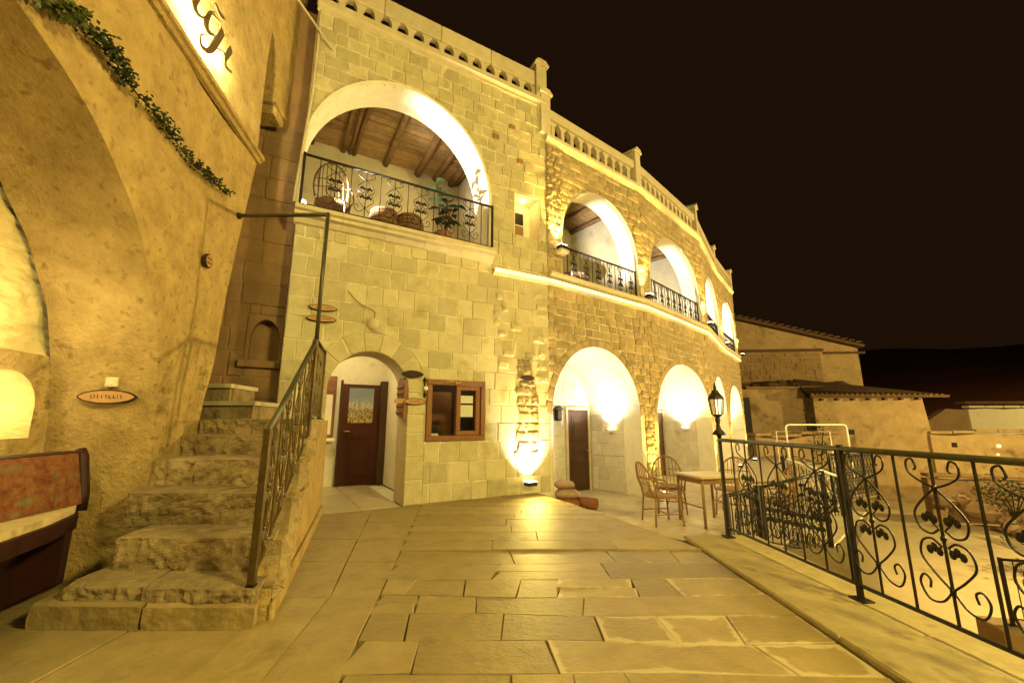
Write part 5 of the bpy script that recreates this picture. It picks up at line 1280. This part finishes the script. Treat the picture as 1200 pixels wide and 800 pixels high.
# ------------------------------------------------------------------ old houses, lane walls, hills beyond
def old_house(name, label, poly, z0, z1, wallmat='house_wall', parts=None):
    o = thing(name, (poly[0][0], poly[0][1], z0), label, 'house')
    return o
def hip(mb, P, z, over=.3): pass
# tall gabled house behind the wing
o = thing('old_house', (14, 30, ZS), 'tall old rendered house with a long sloping roofline behind the wing', 'house')
FH = Fr((13.5, 31.0), (1, -.10))
poly = [(0, ZS), (11.6, ZS), (11.6, 6.55), (3.0, 8.9), (0, 9.3)]
MB().prism(FH, poly, -7, 0).build('wall', 'house_wall', o)
m = MB(); m.prism(FH, [(-.3, 9.42), (3.0, 9.02), (11.9, 6.60), (11.95, 6.78), (3.0, 9.2), (-.3, 9.6)], -7.3, .25); m.build('roof', 'roof_earth', o)
for k in range(22):
    s = 1.5 + .47 * k; z = 9.02 - .265 * max(0, s - 3.0) + (.05 if s < 3 else 0); MB().box(FH, s, s + .4, .05, .32, z + .15, z + .25, .02).build('eave_stone', 'roof_earth', o)
MB().box(FH, 1.2, 9.2, -.1, .18, 6.35, 6.55, .03).build('string_course', 'roof_earth', o)
MB().box(FH, 9.2, 12.0, -.1, .14, 6.15, 6.30, .03).build('string_course', 'roof_earth', o)
# rubble upper storey face stones
lst = courses(FH, 1.0, 9.0, 3.9, 6.3, (.32, .45), (.4, .9), [], 0, .02, (.02, .08), .03, .02, .03, 0, 2)
for q, mb in lst[:140]: mb.build('stone', 'house_wall_dark', o)
# lower front house with one small window
o = thing('old_house', (15, 27, ZS), 'lower flat roofed stone house with one small dark window', 'house')
FG = Fr((15.2, 28.2), (1, -.08)); wo = Rect(4.45, 4.95, 1.75, 2.55)
m = MB(); wall_sheet(m, FG, 0, 7.6, ZS, 3.45, [wo]); m.quad(FG(0, 0, ZS), FG(0, -3, ZS), FG(0, -3, 3.45), FG(0, 0, 3.45)); m.quad(FG(7.6, 0, ZS), FG(7.6, -3, ZS), FG(7.6, -3, 3.45), FG(7.6, 0, 3.45)); m.quad(FG(0, 0, 3.45), FG(7.6, 0, 3.45), FG(7.6, -3, 3.45), FG(0, -3, 3.45)); m.build('wall', 'house_wall', o)
w_ = MB(); reveal(w_, FG, wo, 0, -.25, True); w_ = w_.build('window', 'house_wall_dark', o); MB().box(FG, 4.45, 4.95, -.27, -.24, 1.75, 2.55).build('pane', 'black', w_)
m = MB().box(FG, .4, 7.7, -3, .25, 3.46, 3.62, .04); m.build('roof_edge', 'house_wall_dark', o)
for k in range(9): MB().blob(FG(.9 + .8 * k, -.6 - random.random(), 3.72), (.7, .8, .25 + .15 * random.random()), 9, 6, rough=.3, seed=k).build('roof_mound', 'roof_earth', o)
MB().box(FG, 0.05, .65, .0, .05, .2, 2.9, .02).build('shutter', 'black', o)
# house with tiled roof on the right
o = thing('old_house', (22.5, 25, ZS), 'old house with dark overhanging tiled roof beside the lane', 'house')
FQ = Fr((19.0, 26.6), (1, -.22))
MB().prism(FQ, [(0, ZS), (6.3, ZS), (5.8, 2.75), (0, 2.85)], -5, 0).build('wall', 'house_wall', o)
m = MB(); m.add([FQ(-.3, .45, 2.80), FQ(6.9, .45, 2.72), FQ(6.6, -3, 2.95), FQ(.2, -3, 4.1), FQ(-.3, .45, 2.98), FQ(6.95, .45, 2.86), FQ(6.6, -3, 3.1), FQ(.2, -3, 4.3)], [(0, 1, 2, 3), (7, 6, 5, 4), (0, 4, 5, 1), (1, 5, 6, 2), (2, 6, 7, 3), (3, 7, 4, 0)]); m.build('roof', 'roof_earth', o)
tl = MB().tube([(0, 0, 0), (0, 1, 0)], [.09, .085], 6).mesh('tile', 'tile')
for i in range(26):
    for j in range(4):
        s = -.2 + .27 * i; t = j / 4
        a = FQ(s, .47 - 3.3 * t, 2.98 + (1.2 - .15 * s) * t * .95 - .02 * s); bb = FQ(s, .47 - 3.3 * (t + .25), 2.98 + (1.2 - .15 * s) * (t + .25) * .95 - .02 * s)
        MB().tube([a, bb], [.10, .085], 5).build('tile', 'tile', o)
MB().box(FQ, 1.6, 2.0, .0, .03, .55, .85).build('vent', 'black', o)
for k in range(7): MB().box(FQ, .3 + .85 * k, .45 + .85 * k, .0, .35, 2.60, 2.74, .01).build('eave_beam', 'wood_dark', o)
# garden wall stepping along the lane
def lane_wall(name, label, A, B, z0, z1, th=.5, matn='house_wall'):
    F = Fr(A, (B[0] - A[0], B[1] - A[1])); L = math.hypot(B[0] - A[0], B[1] - A[1]); o = thing(name, (A[0], A[1], ZS), label, 'wall')
    n_ = max(2, int(L / 1.2)); top = [(L * i / n_, z1 + random.uniform(-.12, .12)) for i in range(n_ + 1)]
    MB().prism(F, [(0, z0), (L, z0)] + top[::-1], -th, 0).build('body', matn, o)
    for i in range(n_): MB().box(F, L * i / n_ + .03, L * (i + 1) / n_ - .03, -th - .05, .05, (top[i][1] + top[i + 1][1]) / 2 + .09, (top[i][1] + top[i + 1][1]) / 2 + .25, .04).build('coping', matn, o)
    return o, F, L
lane_wall('lane_wall', 'pale rendered yard wall below the small dark window', (12.2, 21.5), (19.5, 25.4), ZS, .45)
o, F, L = lane_wall('lane_wall', 'long plain wall with two tiny lit openings beyond the lane', (24.6, 25.2), (40, 24.5), ZS, .55)
for s_, z_, e_ in ((3.6, -.15, .16), (3.5, -.60, .10), (5.2, -.35, .12)): MB().box(F, s_, s_ + e_ * 1.3, .002, .03, z_, z_ + e_, .005).build('lit_opening', 'strip_glow', o)
MB().box(F, 1.1, 1.4, .002, .03, -.15, .12, .01).build('dark_opening', 'black', o)
lane_wall('lane_wall', 'crumbling rubble wall in front of the red stones', (19.5, 20.5), (30, 17.5), ZS, -1.3, matn='house_wall_dark')
o, F, L = lane_wall('far_barn', 'brightly lit pale yellow barn wall far along the lane', (34.5, 32.0), (52, 31.0), ZS, 2.2, matn='limewash')
MB().box(F, -.4, L, -.6, .3, 2.65, 2.85, .03).build('roof_edge', 'roof_earth', o)
MB().prism(F, [(-3.2, ZS), (-.1, ZS), (-.1, 2.2), (-1.6, 2.3), (-3.2, 1.3)], -.6, 0).build('ruined_gable', 'house_wall_dark', o)
# white pipe goal frame
gl = thing('goal_frame', (13.5, 17.5, ZS), 'white pipe frame like a small goal standing in the lane', 'frame')
Fg = Fr((10.9, 17.0), (1, -.06))
MB().tube([Fg(0, 0, -1.5), Fg(0, 0, 1.05), Fg(.03, 0, 1.14), Fg(.12, 0, 1.18), Fg(2.2, 0, 1.18), Fg(2.29, 0, 1.14), Fg(2.32, 0, 1.05), Fg(2.32, 0, -1.5)], .035, 8).build('hoop', 'white_paint', gl, True)
MB().tube([Fg(.1, -.9, -1.5), Fg(.1, -.9, .9), Fg(2.25, -.9, .9), Fg(2.25, -.9, -1.5)], .022, 6).build('rear_hoop', 'white_paint', gl, True)
# collapsed rubble and shrubs down the slope on the right
for k in range(26):
    x = random.uniform(19, 27); y = random.uniform(16.0, 20.5); s = random.uniform(.3, .75)
    MB().blob((x, y, ZS + s * .35 + .4 * max(0, y - 18)), (s, s * .8, s * .6), 8, 6, rough=.5, seed=k).build('boulder', 'rock')
for k, ob in enumerate([o for o in bpy.data.objects if o.name.startswith('boulder')]): tag(ob, 'rough fallen boulder among the rubble beside the lane', 'boulder', 'boulders in the rubble beside the lane')
def shrub(loc, r, h, label, n=420, group=None):
    o = thing('shrub', loc, label, 'shrub', group); c = Vector(loc); mb = MB(); tr = MB()
    for k in range(5):
        a = k * 1.3; tr.tube([c, c + Vector((math.cos(a) * r * .3, math.sin(a) * r * .3, h * .5)), c + Vector((math.cos(a) * r * .6, math.sin(a) * r * .6, h * .85))], [.03, .02, .008], 5)
    tr.build('stems', 'bark', o)
    for k in range(n):
        d = Vector((random.gauss(0, .5), random.gauss(0, .5), random.gauss(0, .45))); p = c + Vector((d.x * r, d.y * r, h * .6 + d.z * h * .6))
        if p.z < c.z + .05: continue
        leaf(mb, p, Vector((random.uniform(-1, 1), random.uniform(-1, 1), random.uniform(-.5, 1))), Vector((random.random(), .3, 1)), random.uniform(.10, .2), random.uniform(.03, .06))
    mb.build('foliage', 'bush', o, kind='stuff'); return o
shrub((15.5, 12.5, ZS), .9, 1.5, 'dark leafy shrub growing at the lane edge beyond the fence')
shrub((17.2, 12.0, ZS), 1.1, 1.2, 'low spreading shrub beside the lane by the iron railing')
shrub((21.0, 18.5, -2.6), 1.0, 1.4, 'dark shrub growing out of the rubble wall')
shrub((17.0, 24.0, ZS + 1.2), .8, 3.6, 'thin dark shrub against the yard wall behind the goal frame', 300)
# steps of the lane: retaining wall with doorway right
lane_wall('retaining_wall', 'dark red stone retaining wall with openings beside the lane', (17.5, 14.5), (30, 12.0), ZS, -2.0, matn='house_wall_dark')
added_lamp_post((96, 52, ZS), 14.0, 40000, 'added far lamp mast out of view lighting the dark hills', AMBER, 1.0)  # invented source, only there to give the hills some light
added_lamp_post((47, 27, ZS), 6.0, 5000, 'added lamp out of view brightening the far pale barn', (1, .74, .22))  # put in out of view to brighten the barn wall
# hills
h = MB(); nx, ny = 110, 14
for j in range(ny + 1):
    for i in range(nx + 1):
        a = R(-80 + 220 * i / nx); r = 100 + 16 * j; x, y = r * math.sin(a), r * math.cos(a)
        z = ZS - 1 + (j / ny) ** .8 * (48 + 22 * noise.noise(Vector((a * 2.2, 1.7, 0)))) + 5 * noise.noise(Vector((x * .02, y * .02, 3))) * (j / ny)
        h.v.append(Vector((x, y, z)))
for j in range(ny):
    for i in range(nx): h.f.append([j * (nx + 1) + i, j * (nx + 1) + i + 1, (j + 1) * (nx + 1) + i + 1, (j + 1) * (nx + 1) + i]); h.mi.append(0)
tag(h.build('hills', 'hill', None, True), kind='structure')

SC.render.engine = 'CYCLES'
SC.cycles.max_bounces = 6; SC.cycles.diffuse_bounces = 4; SC.cycles.sample_clamp_indirect = 6
SC.cycles.use_light_tree = True
